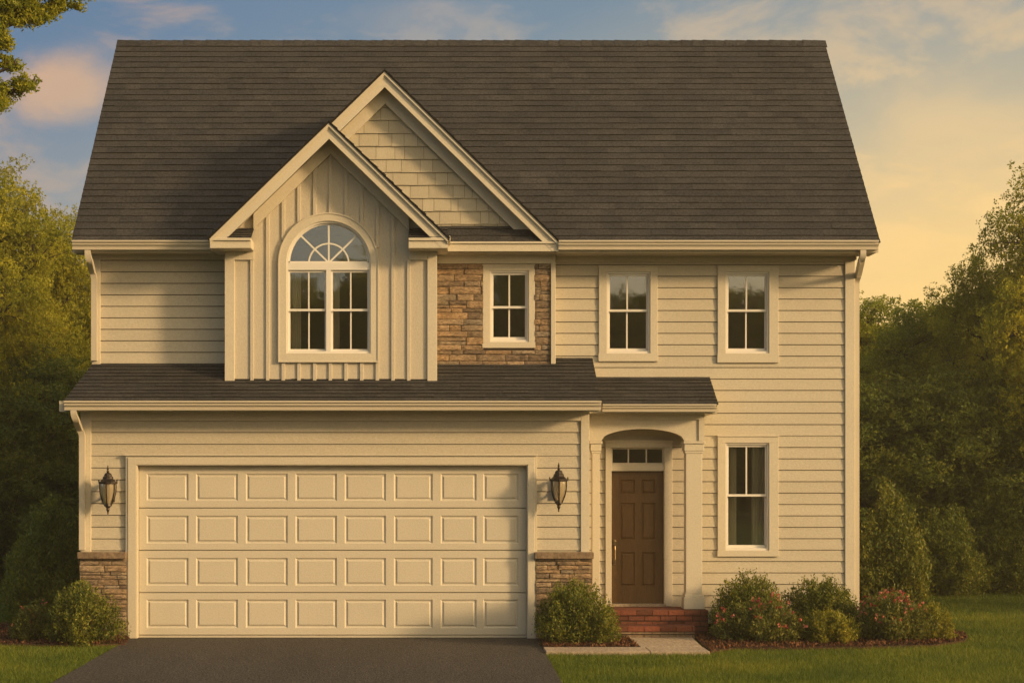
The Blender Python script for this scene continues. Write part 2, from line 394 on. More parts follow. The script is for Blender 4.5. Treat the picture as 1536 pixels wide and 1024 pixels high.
# gutters
def gutter(xa, xb, yb, zt, h=GH, d=.115):
    g = MB()
    prof = [(yb, zt), (yb, zt-h), (yb-d*.66, zt-h), (yb-d*.68, zt-h*.82), (yb-d*.62, zt-h*.79), (yb-d*.72, zt-h*.52), (yb-d*.86, zt-h*.50), (yb-d*.88, zt-h*.40), (yb-d*.78, zt-h*.34), (yb-d*.80, zt-h*.20), (yb-d, zt-h*.18), (yb-d, zt), (yb-d*.9, zt), (yb-d*.88, zt-h*.1), (yb-.01, zt-h*.1), (yb-.01, zt)]
    g.extx(prof, xa, xb); return g.build('gutter', M['gutter'], house)
gutter(X(108, DE-.1), X(316, DE-.1), YD(DE)-.008, ZE-.008)
gutter(X(838, DE-.1), X(1318, DE-.1), YD(DE)-.008, ZE-.008)
gutter(X(96, DGE-.1), X(902, DGE-.1), YD(DGE)-.006, ZGE-.01)

# main roof
s45 = Vector((0, YD(DR)-YD(DE), ZR-ZE)); SL = s45.length; s45.normalize(); n45 = Vector((0, -s45.z, s45.y))
RXL, RXR = -4.615, 5.605
rf = MB()
def slab(mb, x0, x1, ya, za, yb, zb, t=.05, mi=0):
    d = Vector((0, yb-ya, zb-za)).normalized(); n = Vector((0, -d.z, d.y))
    if n.z < 0: n = -n
    prof = [(ya, za), (yb, zb), (yb-n.y*t, zb-n.z*t), (ya-n.y*t, za-n.z*t)]
    mb.extx(prof, x0, x1, mi)
slab(rf, RXL, RXR, YD(DE)-.02, ZE-.02-.006, YD(DR), ZR-.006, .06, 1)
slab(rf, RXL, RXR, 2*YD(DR)-YD(DE), ZE-.006, YD(DR), ZR-.006, .06, 1)
shingles(rf, (0, YD(DE)-.03, ZE-.03), Vector((1, 0, 0)), s45, n45, lambda s: (RXL-.01, RXR+.01), SL+.03, .136, 11)
sb = Vector((0, -s45.y, s45.z)); nb = Vector((0, s45.z, s45.y))
shingles(rf, (0, 2*YD(DR)-YD(DE), ZE), Vector((1, 0, 0)), sb, nb, lambda s: (RXL, RXR), SL, .136, 12)
x = RXL-.01
while x < RXR:                                        # ridge caps
    w = min(.16, RXR+.01-x); t = rs.uniform(.012, .018)
    for sg in (-1, 1):
        a = Vector((x, YD(DR), ZR+t+.004)); b = a + Vector((0, sg*.11, -.113)); c_ = Vector((w+.02, 0, -.008))
        rf.face([a, a+c_, b+c_, b][::sg], 0)
        rf.face([b, b+c_, b+c_-Vector((0, 0, .014)), b-Vector((0, 0, .014))], 1)
    x += w
rf.build('roof', [M['roof'], M['butt']], house)
# rake boards at both ends of the main roof
rk = MB()
for xx0, xx1 in ((RXL-.002, RXL+.03), (RXR-.03, RXR+.002)):
    rk.mark(); slab(rk, xx0, xx1, YD(DE)+.06, ZE+.0, YD(DR), ZR-.06, .13); slab(rk, xx0, xx1, 2*YD(DR)-YD(DE)+.01, ZE-.075, YD(DR), ZR-.06, .15)
rk.mark(); slab(rk, RXL+.03, XL, YD(DE), ZE-.12, YD(DR), ZR-.11, .02); rk.mark(); slab(rk, XR, RXR-.03, YD(DE), ZE-.12, YD(DR), ZR-.11, .02)
build_pieces(rk, 'rake_board', M['trim'], house)
tr = MB()                                             # end walls under the roof
for xx in (XL+.004, XR-.004):
    tr.mark(); tr.face([(xx, YD(DA), ZE-.2), (xx, YBK, ZE-.2), (xx, YBK, ZE), (xx, YD(DR), ZR-.1), (xx, YD(DA), ZE)])
build_pieces(tr, 'gable_end', M['siding'], house)

# garage roof
gr = MB(); za, zb_ = ZGE, Z(537, DB)
sg = Vector((0, DB-DGE, zb_-za)); GL = sg.length; sg.normalize(); ng = Vector((0, -sg.z, sg.y))
xl0, xl1, xr_ = X(97, DGE), X(139, DA), X(901, DGE)
slab(gr, XL, xr_-.01, YD(DGE)+.0, za-.014, YD(DB), zb_-.006, .05, 1)
fA = (DA-DGE)/(DB-DGE)*GL
def gu(s):
    t = min(1, s/fA); l = xl0 + (xl1-xl0)*t
    return (l, xr_ if s > fA*.98 or True else xr_)
def gu2(s):
    l, r_ = gu(s); return (l, r_)
gm = MB()
shingles(gr, (0, YD(DGE)-.03, za-.012), Vector((1, 0, 0)), sg, ng, gu2, GL*.86+.03, .10, 21)
off = Vector((0, YD(DGE)-.03, za-.012)) + sg*(GL*.86+.03)
shingles(gr, off, Vector((1, 0, 0)), sg, ng, lambda s: (X(826, DA), xr_), GL*.14, .10, 22)
gr.face([(xl0, YD(DGE), za-.01), (xl0, YD(DGE), za-.03), (XL, YD(DA), Z(545, DA)-.03), (XL, YD(DA), Z(545, DA))], 1)
gr.face([(xl0, YD(DGE), za-.012), (XL, YD(DGE), za-.012), (XL, YD(DA), Z(545, DA)-.01)], 1)
gr.build('garage_roof', [M['roof'], M['butt']], house)
gt = MB()                                             # rake board on the open right end
slab(gt, xr_-.01, xr_+.008, YD(DGE)+.01, za-.03, YD(DB), zb_-.03, .10)
gt.face([(Rg, 0, za-.12), (Rg, YD(DB), za-.12), (Rg, YD(DB), zb_)])
gt.build('rake_board', M['trim'], house)

# ---- gables
def gable(apex, half_z, foot_l, foot_r, Df, Dw, thick, frz, drop):
    pass
def gable_trim(ax, az, xl, xr, zf, Yf, Yw, zmin, th=.20):
    """rake boards, crown strip, soffit and frieze of a gable; ax,az apex, xl/xr feet at height zf (vertical thickness th)"""
    t = MB()
    sl = (az-zf)/(ax-xl); sr = (az-zf)/(xr-ax)
    for (x0, s_) in ((xl, sl), (xr, -sr)):
        lo = lambda d: az-d
        t.prism(clip([(ax, az-.04), (x0, zf-.04), (x0, zf-th), (ax, az-th)], 0, -1, -zmin), Yf, Yf+.025)
        t.prism([(ax, az-.012), (x0, zf-.012), (x0, zf-.055), (ax, az-.055)], Yf-.03, Yf+.02)
        t.prism([(ax, az-.056), (x0, zf-.056), (x0, zf-.075), (ax, az-.075)], Yf-.014, Yf+.02)
    t.build('rake_board', M['trim'], house)
    q = MB()
    for x0 in (xl, xr):
        q.prism([(ax, az-.12), (x0, zf-.12), (x0, zf-.14), (ax, az-.14)], Yf+.025, Yw)
    q.build('soffit', M['soffit'], house)
    return sl
# large gable: apex (577,107)
DL = 22.25; Yf = YD(DL); Yw = YD(22.5)
lax, laz = X(577, DL), Z(107, DL); lxr, lxl = X(838, DL), X(316, DL); lzf = Z(362, DL)
gable_trim(lax, laz, lxl, lxr, lzf, Yf, Yw, Z(377, DL))
# small gable: apex (493,184)
DS = 21.82; Ysf = YD(DS); Ysw = YD(DC)
sax, saz = X(493.5, DS), Z(184, DS); sxl, sxr = X(315, DS), X(672, DS); szf = Z(357, DS)
gable_trim(sax, saz, sxl, sxr, szf, Ysf, Ysw, Z(372, DS))
# gable roofs, running back until they sink into the main slope
def gable_roof(ax, az, xl, xr, zf, Yf, seed):
    g = MB(); ybk = YD(DE) + (az-ZE)/(ZR-ZE)*(YD(DR)-YD(DE)) + .03; yfb = YD(DE) + max(0, (zf-ZE))/(ZR-ZE)*(YD(DR)-YD(DE))
    for x0, sgn in ((xl-.02, -1), (xr+.02, 1)):
        dz = zf-.02*(az-zf)/abs(ax-x0)
        A, B, C_, D_ = Vector((ax, Yf-.04, az)), Vector((x0, Yf-.04, dz)), Vector((x0, yfb, dz)), Vector((ax, ybk, az))
        up = Vector((0, 0, .012)); dn = Vector((0, 0, -.012))
        g.face([A+up, B+up, C_+up, D_+up], 0); g.face([A+dn, B+dn, C_+dn, D_+dn], 1)
        g.face([A+up, B+up, B+dn, A+dn], 1); g.face([B+up, C_+up, C_+dn, B+dn], 1)
        u = Vector((0, 1, 0)); s = (A-B); ln = s.length; s.normalize(); n = s.cross(u)*(1 if sgn < 0 else -1)
        n = n if n.z > 0 else -n
        shingles(g, (x0, Yf-.045, dz+.012), u, s, n, lambda q: (0, (yfb-Yf)+(ybk-yfb)*q/ln), ln, .136, seed+sgn)
    g.build('gable_roof', [M['roof'], M['butt']], house)
gable_roof(lax, laz, lxl, lxr, lzf, Yf, 31)
gable_roof(sax, saz, sxl, sxr, szf, Ysf, 41)

# shingled wall of the large gable
zb0 = Z(345, 22.5); sw = MB(); rsg = random.Random(9)
inner = laz - .16
slp = (laz-lzf)/(lxr-lax)
half = lambda z: (inner-z)/slp
k = 0; P = .1655
sw.prism([(lax-half(zb0), zb0), (lax+half(zb0), zb0), (lax, inner)], Yw, Yw+.02, 1)
zc = Z(90+775/3.4125, 22.5) - P*2
while zc < inner:
    x = lax-half(zc)-rsg.random()*.2
    while x < lax+half(zc):
        w = rsg.choice([.1, .13, .16, .2, .24, .3]); w *= rsg.uniform(.9, 1.1)
        po = [(x+.0025, zc+rsg.uniform(-.004, .004)), (x+w-.0025, zc+rsg.uniform(-.004, .004)), (x+w-.0025, zc+P+.01), (x+.0025, zc+P+.01)]
        x += w
        po = clip(po, slp, 1, inner+slp*lax); po = clip(po, -slp, 1, inner-slp*lax); po = clip(po, 0, -1, -zb0)
        if area(po) > .0005:
            i = len(sw.v); n_ = len(po); th = .018+rsg.uniform(-.002, .003)
            f = lambda z: Yw - .002 - th*(1-(z-zc)/(P+.01))
            sw.face([(a, f(b), b) for a, b in po], 0)
            for q in range(n_):
                a, b = po[q], po[(q+1) % n_]
                sw.face([(a[0], f(a[1]), a[1]), (a[0], Yw, a[1]), (b[0], Yw, b[1]), (b[0], f(b[1]), b[1])], 1 if abs(a[1]-b[1]) < .02 else 0)
    zc += P
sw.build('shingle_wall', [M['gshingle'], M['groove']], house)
# frieze of the large gable (two raking boards on the wall)
fr = MB(); fi = .17; fo = .37
for sgx in (-1, 1):
    h1 = (laz-fi-zb0)/slp; h2 = (laz-fo-zb0)/slp
    fr.prism([(lax, laz-fi), (lax+sgx*h1, zb0), (lax+sgx*h2, zb0), (lax, laz-fo)], Yw-.065, Yw-.002)
fr.build('frieze_board', M['trim'], house)
# flat cornice board along the foot of the large gable
cr = MB(); 
cr.box(X(660, DL), lxr-.002, Yf+.004, Yf+.03, Z(377, DL), Z(363, DL)); cr.box(X(660, DL), lxr-.03, Yf-.018, Yf+.02, Z(365.5, DL), Z(362.5, DL))
cr.box(lxr-.03, lxr, Yf+.03, YD(DE)+.1, Z(377, DL), lzf-.06)
cr.build('cornice', M['trim'], house, bevel=.003)

# ---- bay (board and batten)
Yc = YD(DC); bxl, bxr = X(338, DC), X(655, DC); bz0 = Z(572, DC)
ctr = X(493, DC); azc = Z(395, DC); ssl = (saz-szf)/(sxr-sax)
pin = saz-.14
top = lambda x: pin-abs(x-sax)*ssl
zret = Z(374, DC)
xg0, xg1 = X(381, DC), X(613.5, DC)
outer = [(bxl, bz0), (bxr, bz0), (bxr, zret+.25), (sax, pin), (bxl, zret+.25)]
outer = [(bxl, bz0), (bxr, bz0), (bxr, top(bxr)), (sax, pin), (bxl, top(bxl))]
ri = 62.5*DC/F
hole = [(X(431, DC), Z(529, DC)), (X(556.5, DC), Z(529, DC))] + [(ctr+ri*math.cos(t), azc+ri*math.sin(t)) for t in [math.pi*i/32 for i in range(33)]]
bw = MB()
allp = outer + hole
tri = tessellate_polygon([[Vector((a, b, 0)) for a, b in outer], [Vector((a, b, 0)) for a, b in hole]])
for t in tri: bw.face([(allp[i][0], Yc, allp[i][1]) for i in t])
bw.box(bxl, bxl+.01, Yc, YD(DA), bz0-.3, Z(376, DC)); bw.box(bxr-.01, bxr, Yc, YD(DA), bz0-.3, Z(376, DC))
bw.build('board_and_batten_wall', M['panel'], house)
bt = MB()
ro = 75*DC/F
for i in range(12):
    pxc = 378+23.5*i if i < 11 else 640
    if i == 11: continue
    xa, xb = X(pxc-2.6, DC), X(pxc+2.6, DC)
    zb1, zt1 = bz0, min(top(xa), top(xb))+.02
    segs = [(zb1, zt1)]
    if X(418, DC) < xb and xa < X(568, DC):
        d = max(0, min(abs(xa-ctr), abs(xb-ctr))); hh = azc + math.sqrt(max(0, ro**2-d**2)) - .02
        segs = [(zb1, Z(541, DC)), (max(hh, azc), zt1)]
    if i in (0, 10): segs = [(zb1, Z(390, DC))]
    for a, b in segs:
        if b > a: bt.box(xa, xb, Yc-.02, Yc+.004, a, b)
bt.build('batten', M['panel'], house, bevel=.003)
cb = MB()
cb.box(bxl-.005, X(352, DC), Yc-.03, Yc+.05, bz0, Z(374, DC)); cb.box(bxl-.005, bxl+.02, Yc+.05, YD(DA), bz0-.25, Z(374, DC))
cb.build('corner_board', M['trim'], house, bevel=.004)
cb = MB(); cb.box(X(641, DC), bxr+.005, Yc-.03, Yc+.05, bz0, Z(374, DC)); cb.box(bxr-.02, bxr+.005, Yc+.05, YD(DA), bz0-.25, Z(374, DC))
cb.build('corner_board', M['trim'], house, bevel=.004)
fr = MB()
fr.box(X(352, DC), xg0, Yc-.028, Yc+.002, Z(390, DC), Z(373, DC)); fr.box(xg1, X(641, DC), Yc-.028, Yc+.002, Z(390, DC), Z(373, DC))
for sgx in (-1, 1):
    xe = xg0 if sgx < 0 else xg1
    fi, fo = .15, .335
    zt_, zb2 = saz-fi, saz-fo
    d = abs(xe-sax)
    fr.prism([(sax, zt_), (xe, zt_-d*ssl), (xe, zb2-d*ssl), (sax, zb2)], Yc-.065, Yc-.002)
fr.build('frieze_board', M['trim'], house)
# eave returns with their little roofs
for (a, b, sx) in ((315, 381, 1), (613.5, 672, -1)):
    rt = MB(); xa, xb = X(a, DS), X(b, DS)
    xw = X(381, DC) if sx > 0 else X(613.5, DC)
    if sx > 0: xb = xw
    else: xa = xw
    z0, z1 = Z(372, DS), Z(357.5, DS)
    rt.box(xa, xb, Ysf+.004, Yc-.003, z0, z1)
    rt.box(xa, xb, Ysf-.02, Ysf+.002, z1-.028, z1+.004)
    # outer end runs back to the main eave
    e0, e1 = (xa, bxl-.006) if sx > 0 else (bxr+.006, xb)
    rt.box(e0, e1, Yc-.003, YD(DE)+.3, z0+.001, z1-.001)
    if sx < 0: rt.box(xb, xb+.03, Ysf+.0, YD(DE)-.03, z1-.03, z1+.03)
    rt.build('eave_return', M['trim'], house, bevel=.003)
    pr = MB(); o = Vector((min(xa, xb), Ysf+.005, z1+.006)); v = Vector((0, Yc-Ysf-.005, Z(343, DC)-z1)); ln = v.length; v.normalize()
    shingles(pr, o, Vector((1, 0, 0)), v, Vector((0, -v.z, v.y)), lambda s: (0.004, abs(xb-xa)-.004), ln, .09, 51+sx)
    pr.face([(xa, Ysf+.005, z1), (xb, Ysf+.005, z1), (xb, Yc-.003, Z(343, DC)-.006), (xa, Yc-.003, Z(343, DC)-.006)], 1)
    pr.build('return_roof', [M['roof'], M['butt']], house)

# arched window
aw = MB(); seg = 40
arc = lambda r, n=seg: [(ctr+r*math.cos(math.pi*i/n), azc+r*math.sin(math.pi*i/n)) for i in range(n+1)]
cx0, cx1, cz0 = X(418, DC), X(568, DC), Z(543, DC); ix0, ix1, iz0 = X(430.5, DC), X(557, DC), Z(530, DC)
def arch_ring(mb, ro, ri_, y0, y1, xo0, xo1, xi0, xi1, zo, zi):
    O = arc(ro); I = arc(ri_)
    for i in range(seg):
        mb.prism([O[i], O[i+1], I[i+1], I[i]], y0, y1)
    mb.box(xo0, xi0, y0, y1, zi, azc); mb.box(xi1, xo1, y0, y1, zi, azc); mb.box(xo0, xo1, y0, y1, zo, zi)
Ro = (cx1-cx0)/2; Ri = (ix1-ix0)/2; ctr = (cx0+cx1)/2
arch_ring(aw, Ro, Ri, Yc-.036, Yc+.05, cx0, cx1, ctr-Ri, ctr+Ri, cz0, iz0)
arch_ring(aw, Ro+.004, Ro-.012, Yc-.046, Yc-.03, cx0-.004, cx1+.004, cx0+.012, cx1-.012, cz0-.004, cz0+.012)
w = aw.build('window', M['trim'], house, label='large arched window with fanlight over a pair of sashes')
fm = MB(); Rj = Ri-.022
arch_ring(fm, Ri, Rj, Yc-.012, Yc+.10, ctr-Ri, ctr+Ri, ctr-Rj, ctr+Rj, iz0, iz0+.03)
zt0, zt1 = Z(405, DC), Z(394, DC)
fm.box(ctr-Rj, ctr+Rj, Yc-.012, Yc+.09, zt0, zt1)
fm.box(ctr-.03, ctr+.03, Yc-.012, Yc+.09, iz0+.03, zt0)
fm.build('frame', M['white'], w)
fl = MB()
for i in range(seg):
    O = arc(Rj); I = arc(Rj-.02); fl.prism([O[i], O[i+1], I[i+1], I[i]], Yc+.02, Yc+.045)
    O = arc(.262); I = arc(.242)
    fl.prism([O[i], O[i+1], I[i+1], I[i]], Yc+.024, Yc+.042)
fl.box(ctr-Rj, ctr+Rj, Yc+.02, Yc+.045, zt1, zt1+.02)
for a in (45, 90, 135):
    c_, s_ = math.cos(R(a)), math.sin(R(a)); r0, r1, hw = 0.0, Rj-.01, .011
    fl.prism([(ctr+c_*r0-s_*hw, azc+s_*r0+c_*hw+.01), (ctr+c_*r0+s_*hw, azc+s_*r0-c_*hw+.01), (ctr+c_*r1+s_*hw, azc+s_*r1-c_*hw), (ctr+c_*r1-s_*hw, azc+s_*r1+c_*hw)], Yc+.026, Yc+.04)
fl.build('fanlight_bars', M['white'], w)
p = MB(); pa = arc(Rj-.005)
p.prism([(a, b) for a, b in pa], Yc+.031, Yc+.034); p.build('pane', M['glass'], w)
for (a, b, mx) in ((ctr-Rj, ctr-.03, 463), (ctr+.03, ctr+Rj, 526)):
    zrl = Z(464, DC)
    for (c0, c1, yy) in ((zrl-.02, zt0, .018), (iz0+.03, zrl+.012, .048)):
        q = MB(); t = .028
        q.box(a, b, Yc+yy, Yc+yy+.028, c1-t, c1); q.box(a, b, Yc+yy, Yc+yy+.028, c0, c0+t)
        q.box(a, a+t*.8, Yc+yy, Yc+yy+.028, c0+t, c1-t); q.box(b-t*.8, b, Yc+yy, Yc+yy+.028, c0+t, c1-t)
        q.box(X(mx, DC)-.009, X(mx, DC)+.009, Yc+yy+.005, Yc+yy+.022, c0+t, c1-t)
        q.build('sash', M['white'], w)
        p = MB(); p.box(a+.01, b-.01, Yc+yy+.012, Yc+yy+.016, c0+.01, c1-.01); p.build('pane', M['glass'], w)
for a, b in ((430, 450), (494, 508)):
    q = MB(); n = 20; pts = [(X(a, DC)+(X(b, DC)-X(a, DC))*i/n, Yc+.17+.02*math.sin(i*1.9)) for i in range(n+1)]
    for (p1, p2) in zip(pts, pts[1:]): q.face([(p1[0], p1[1], iz0), (p2[0], p2[1], iz0), (p2[0], p2[1], zt1), (p1[0], p1[1], zt1)])
    q.build('curtain', M['curtain'], w, smooth=True)

# ---- stone panel, stone piers
def stonework(mb, x0, x1, z0, z1, Y, holes=(), seed=1, ch=(.06, .13), wr=(.18, .55), dp=(.02, .055)):
    r = random.Random(seed); mb.box(x0, x1, Y-.01, Y+.02, z0, z1, 1) if not holes else None
    if holes:
        h = holes[0]
        for a, b, c, d in ((x0, h[0], z0, z1), (h[1], x1, z0, z1), (h[0], h[1], z0, h[2]), (h[0], h[1], h[3], z1)): 
            if b-a > .01 and d-c > .01: mb.box(a, b, Y-.01, Y+.02, c, d, 1)
    z = z0
    while z < z1-.01:
        hgt = r.uniform(*ch); 
        if z+hgt > z1-.03: hgt = z1-z
        x = x0
        while x < x1-.005:
            w = r.uniform(*wr)
            if x+w > x1-.08: w = x1-x
            rows = [(z, hgt)] if (hgt < .09 or r.random() < .6) else [(z, hgt*.45), (z+hgt*.45, hgt*.55)]
            for (zz, hh) in rows:
                iv = [(x, x+w)]
                for h in holes:
                    if zz+hh > h[2] and zz < h[3]:
                        iv = [q for (p, o) in iv for q in ((p, min(o, h[0])), (max(p, h[1]), o)) if q[1]-q[0] > .012]
                for (p, o) in iv:
                    g = .0035; d = r.uniform(*dp); i = len(mb.v); j = lambda: r.uniform(-.004, .004); e = .007
                    nx = max(1, int((o-p)/.07)); nz = 2
                    base = len(mb.v)
                    for b in range(nz+2):
                        for a in range(nx+2):
                            fx = 0 if a == 0 else 1 if a == nx+1 else (a-.5)/nx
                            fz = 0 if b == 0 else 1 if b == nz+1 else (b-.5)/nz
                            edge = a in (0, nx+1) or b in (0, nz+1)
                            xx = p+g+(o-p-2*g)*fx; z2 = zz+g+(hh-2*g)*fz
                            mb.v.append((xx+(0 if edge else j()*1.5), Y-(d-e if edge else d)-r.uniform(0, .008), z2+(j()*.5 if edge else j())))
                    W = nx+2; H = nz+2
                    for b in range(H-1):
                        for a in range(W-1):
                            q = base+b*W+a; mb.f.append((q, q+1, q+W+1, q+W)); mb.m.append(0)
                    ring = [base+a for a in range(W)] + [base+b*W+W-1 for b in range(1, H)] + [base+(H-1)*W+a for a in range(W-2, -1, -1)] + [base+b*W for b in range(H-2, 0, -1)]
                    bi = len(mb.v); mb.v += [(mb.v[q][0], Y, mb.v[q][2]) for q in ring]
                    for q in range(len(ring)):
                        q2 = (q+1) % len(ring); mb.f.append((ring[q2], ring[q], bi+q, bi+q2)); mb.m.append(0)
            x += w
        z += hgt
st = MB(); stonework(st, bxr, X(826, DA), Z(549, DA), Z(394, DA), YD(DA)-.005, [hA], 3, (.05, .10), (.14, .42), (.02, .04))
st.build('stone_wall', [M['stone'], M['mortar']], house, label='brown ledge stone panel around the small window')
for (a, b, seed) in ((119, 189.5, 5), (804, 888, 6)):
    st = MB(); x0, x1 = X(a, DG-.08), X(b, DG-.08)
    stonework(st, x0, x1, 0, Z(836, DG-.08), -.04, (), seed, (.04, .085), (.12, .36), (.02, .045))
    # return on the outer side
    xo = x0 if a < 400 else x1
    st.box(min(xo, xo), xo+(.02 if a < 400 else -.02), -.04, .35 if a < 400 else .3, 0, Z(836, DG-.08), 0) if False else None
    sr_ = random.Random(seed); z = 0
    while z < Z(836, 21.92)-.02:
        h = min(sr_.uniform(.06, .11), Z(836, 21.92)-z); y = -.04
        while y < .4:
            w = sr_.uniform(.15, .3); dd = sr_.uniform(0, .02)
            if a < 400: st.box(x0-.02-dd+.022, x0+.06, y+.003, min(y+w, .42)-.003, z+.003, z+h-.003)
            else: st.box(x1-.06, x1-.002+dd*.2, y+.003, min(y+w, .42)-.003, z+.003, z+h-.003)
            y += w
        z += h
    pier = st.build('stone_pier', [M['stone'], M['mortar']], house, label='stone pier at the left of the garage door' if a < 400 else 'stone pier between garage door and porch')
    cp = MB(); zc = Z(836, DG-.08)
    cp.box(x0-.02, x1+.02 if a > 400 else x1, -.125, .0, zc-.012, zc+.07); 
    cp.build('stone_cap', M['cap'], pier, bevel=.008)

# ---- garage door
gt = MB()                                              # casing around the opening
ox0, ox1, ozt = X(189.5, DG), X(805, DG), Z(682, DG)
gt.box(ox0, gx0, -.05, .07, 0.004, gzt); gt.box(gx1, ox1, -.05, .07, 0.004, gzt); gt.box(ox0, ox1, -.05, .07, gzt, ozt)
gt.box(ox0+.03, gx0-.012, -.062, -.048, 0.006, gzt+.012); gt.box(gx1+.012, ox1-.03, -.062, -.048, 0.006, gzt+.012); gt.box(ox0+.03, ox1-.03, -.062, -.048, gzt+.012, ozt-.035)
gt.box(ox0-.008, ox1+.008, -.075, -.04, ozt-.012, ozt+.012)
gt.build('garage_casing', M['trim'], house, bevel=.003)
def panelled(mb, x0, x1, z0, z1, Y, cells, d=.014, b1=.016, b2=.03, b3=.016):
    xs = sorted({x0, x1} | {c[0] for c in cells} | {c[1] for c in cells}); zs_ = sorted({z0, z1} | {c[2] for c in cells} | {c[3] for c in cells})
    for a, b in zip(xs, xs[1:]):
        for c, e in zip(zs_, zs_[1:]):
            mx_, mz_ = (a+b)/2, (c+e)/2
            if any(q[0] < mx_ < q[1] and q[2] < mz_ < q[3] for q in cells): continue
            mb.face([(a, Y, c), (b, Y, c), (b, Y, e), (a, Y, e)])
    for (a, b, c, e) in cells:
        rings = []; 
        for ins, dep in ((0, 0), (b1, d), (b1+b2*.4, d), (b1+b2*.4+b3, d*.12)):
            rings.append([(a+ins, Y+dep, c+ins), (b-ins, Y+dep, c+ins), (b-ins, Y+dep, e-ins), (a+ins, Y+dep, e-ins)])
        for r0, r1 in zip(rings, rings[1:]):
            for q in range(4): mb.face([r0[q], r0[(q+1) % 4], r1[(q+1) % 4], r1[q]])
        mb.face(rings[-1])
Yd = .06
gd = None
root_d = MB(); root_d.box(gx0, gx1, Yd+.03, Yd+.05, .012, gzt); gd = root_d.build('garage_door', M['door'], house, label='cream four-section garage door with thirty-two raised panels')
sec_y = [698, 762, 825.5, 889, 953]
pr_y = [(710, 751), (773, 815), (836.5, 878.5), (899, 942)]
for i in range(4):
    sm = MB(); za_, zb3 = Z(sec_y[i+1], DG), Z(sec_y[i], DG)
    za_ += .003; zb3 -= .003
    cells = [(X(a, DG), X(b, DG), Z(pr_y[i][1], DG), Z(pr_y[i][0], DG)) for a, b in ((218.7,281.7),(293,356),(368,431),(442.6,505),(516.6,578.7),(590.7,649),(661,715),(725,778))]
    panelled(sm, gx0+.005, gx1-.005, za_+.008, zb3-.008, Yd, cells)
    for (zz, zy) in ((za_, za_+.008), (zb3, zb3-.008)):
        sm.face([(gx0+.005, Yd+.012, zz), (gx1-.005, Yd+.012, zz), (gx1-.005, Yd, zy), (gx0+.005, Yd, zy)])
    sm.build('door_section', M['door'], gd)
bs = MB(); bs.box(gx0+.004, gx1-.004, Yd-.004, Yd+.03, .006, .03); bs.build('bottom_seal', M['trim'], gd)

# ---- porch
DP = 22.35; Yp = YD(DP); PF = .335
po0, po1 = X(885, DP), X(1056, DP); za1 = Z(661, DP); zap = Z(643, DP); zpt = Z(617, DP)
a0, a1 = X(902, DP), X(1027, DP)
bm = MB(); n = 28
arc2 = [(a0+(a1-a0)*i/n, za1+(zap-za1)*math.sqrt(max(0, 1-(2*i/n-1)**2))) for i in range(n+1)]
for (p, q) in zip(arc2, arc2[1:]): bm.prism([(p[0], p[1]), (q[0], q[1]), (q[0], zpt), (p[0], zpt)], Yp, Yp+.12)
bm.box(Rg+.008, a0, Yp, Yp+.12, za1, zpt); bm.box(a1, po1, Yp, Yp+.12, za1, zpt)
bm.box(Rg+.008, po1+.003, Yp-.02, Yp-.001, Z(629, DP), zpt); bm.box(X(1048, DP), po1+.004, Yp-.018, Yp-.001, za1, Z(629, DP)-.002)
bm.box(po1-.12, po1, Yp+.12, Yb-.02, za1, zpt)
bm.build('porch_beam', M['trim'], house)
pc = MB(); pc.box(Rg+.008, po1-.002, Yp+.01, Yb-.02, zpt-.06, zpt-.04); pc.build('porch_ceiling', M['soffit'], house)
def column(x0, x1, name='porch_column'):
    c = MB(); y0, y1 = Yp-.01, Yp+.01+(x1-x0)*.8; zc0, zc1 = Z(676, DP), za1+.0
    c.box(x0+.03, x1-.03, y0+.02, y1-.02, PF+.2, zc0); 
    c.box(x0+.055, x1-.055, y0+.012, y0+.021, PF+.27, zc0-.05) if False else None
    c.box(x0+.008, x1-.008, y0+.004, y1, zc0, zc1-.035); c.box(x0-.004, x1+.004, y0-.012, y1+.01, zc1-.035, zc1-.002); c.box(x0+.018, x1-.018, y0+.012, y1-.01, zc0-.03, zc0)
    c.box(x0+.002, x1-.002, y0-.004, y1, PF+.002, PF+.15); c.box(x0+.012, x1-.012, y0+.006, y1-.008, PF+.15, PF+.185); c.box(x0+.02, x1-.02, y0+.013, y1-.014, PF+.185, PF+.2)
    c.build(name, M['trim'], house, bevel=.005)
column(X(1025.5, DP), X(1057, DP)); column(X(884.8, DP), X(903, DP))
# porch roof
pg = MB(); DPE = 22.10; zpe, zpw = Z(605, DPE), Z(565, DB); xpr = X(1070.5, 22.45)
v = Vector((0, DB-DPE, zpw-zpe)); ln = v.length; v.normalize()
slab(pg, xr_-.05, xpr-.01, YD(DPE), zpe-.014, Yb, zpw-.006, .045, 1)
shingles(pg, (0, YD(DPE)-.025, zpe-.012), Vector((1, 0, 0)), v, Vector((0, -v.z, v.y)), lambda s: (xr_+.012, xpr), ln+.02, .10, 61)
pg.build('porch_roof', [M['roof'], M['butt']], house)
pk = MB(); slab(pk, xpr-.02, xpr-.003, YD(DPE)+.01, zpe-.04, Yb-.02, zpw-.03, .10); pk.box(Rg+.008, xpr-.02, YD(DPE), YD(DPE)+.02, zpe-.12, zpe-.01)
pk.box(Rg+.008, xpr-.02, YD(DPE)+.02, Yp, zpe-.125, zpe-.105); pk.face([(xpr-.02, Yp-.2, zpe-.12), (xpr-.02, Yb, zpe-.12), (xpr-.02, Yb, zpw-.05)])
pk.box(po1+.01, xpr-.02, Yp, Yb, zpe-.126, zpe-.106)
pk.build('rake_board', M['trim'], house)
gutter(X(904, DPE-.1), X(1075, DPE-.1), YD(DPE)-.004, zpe-.01, .095, .10)

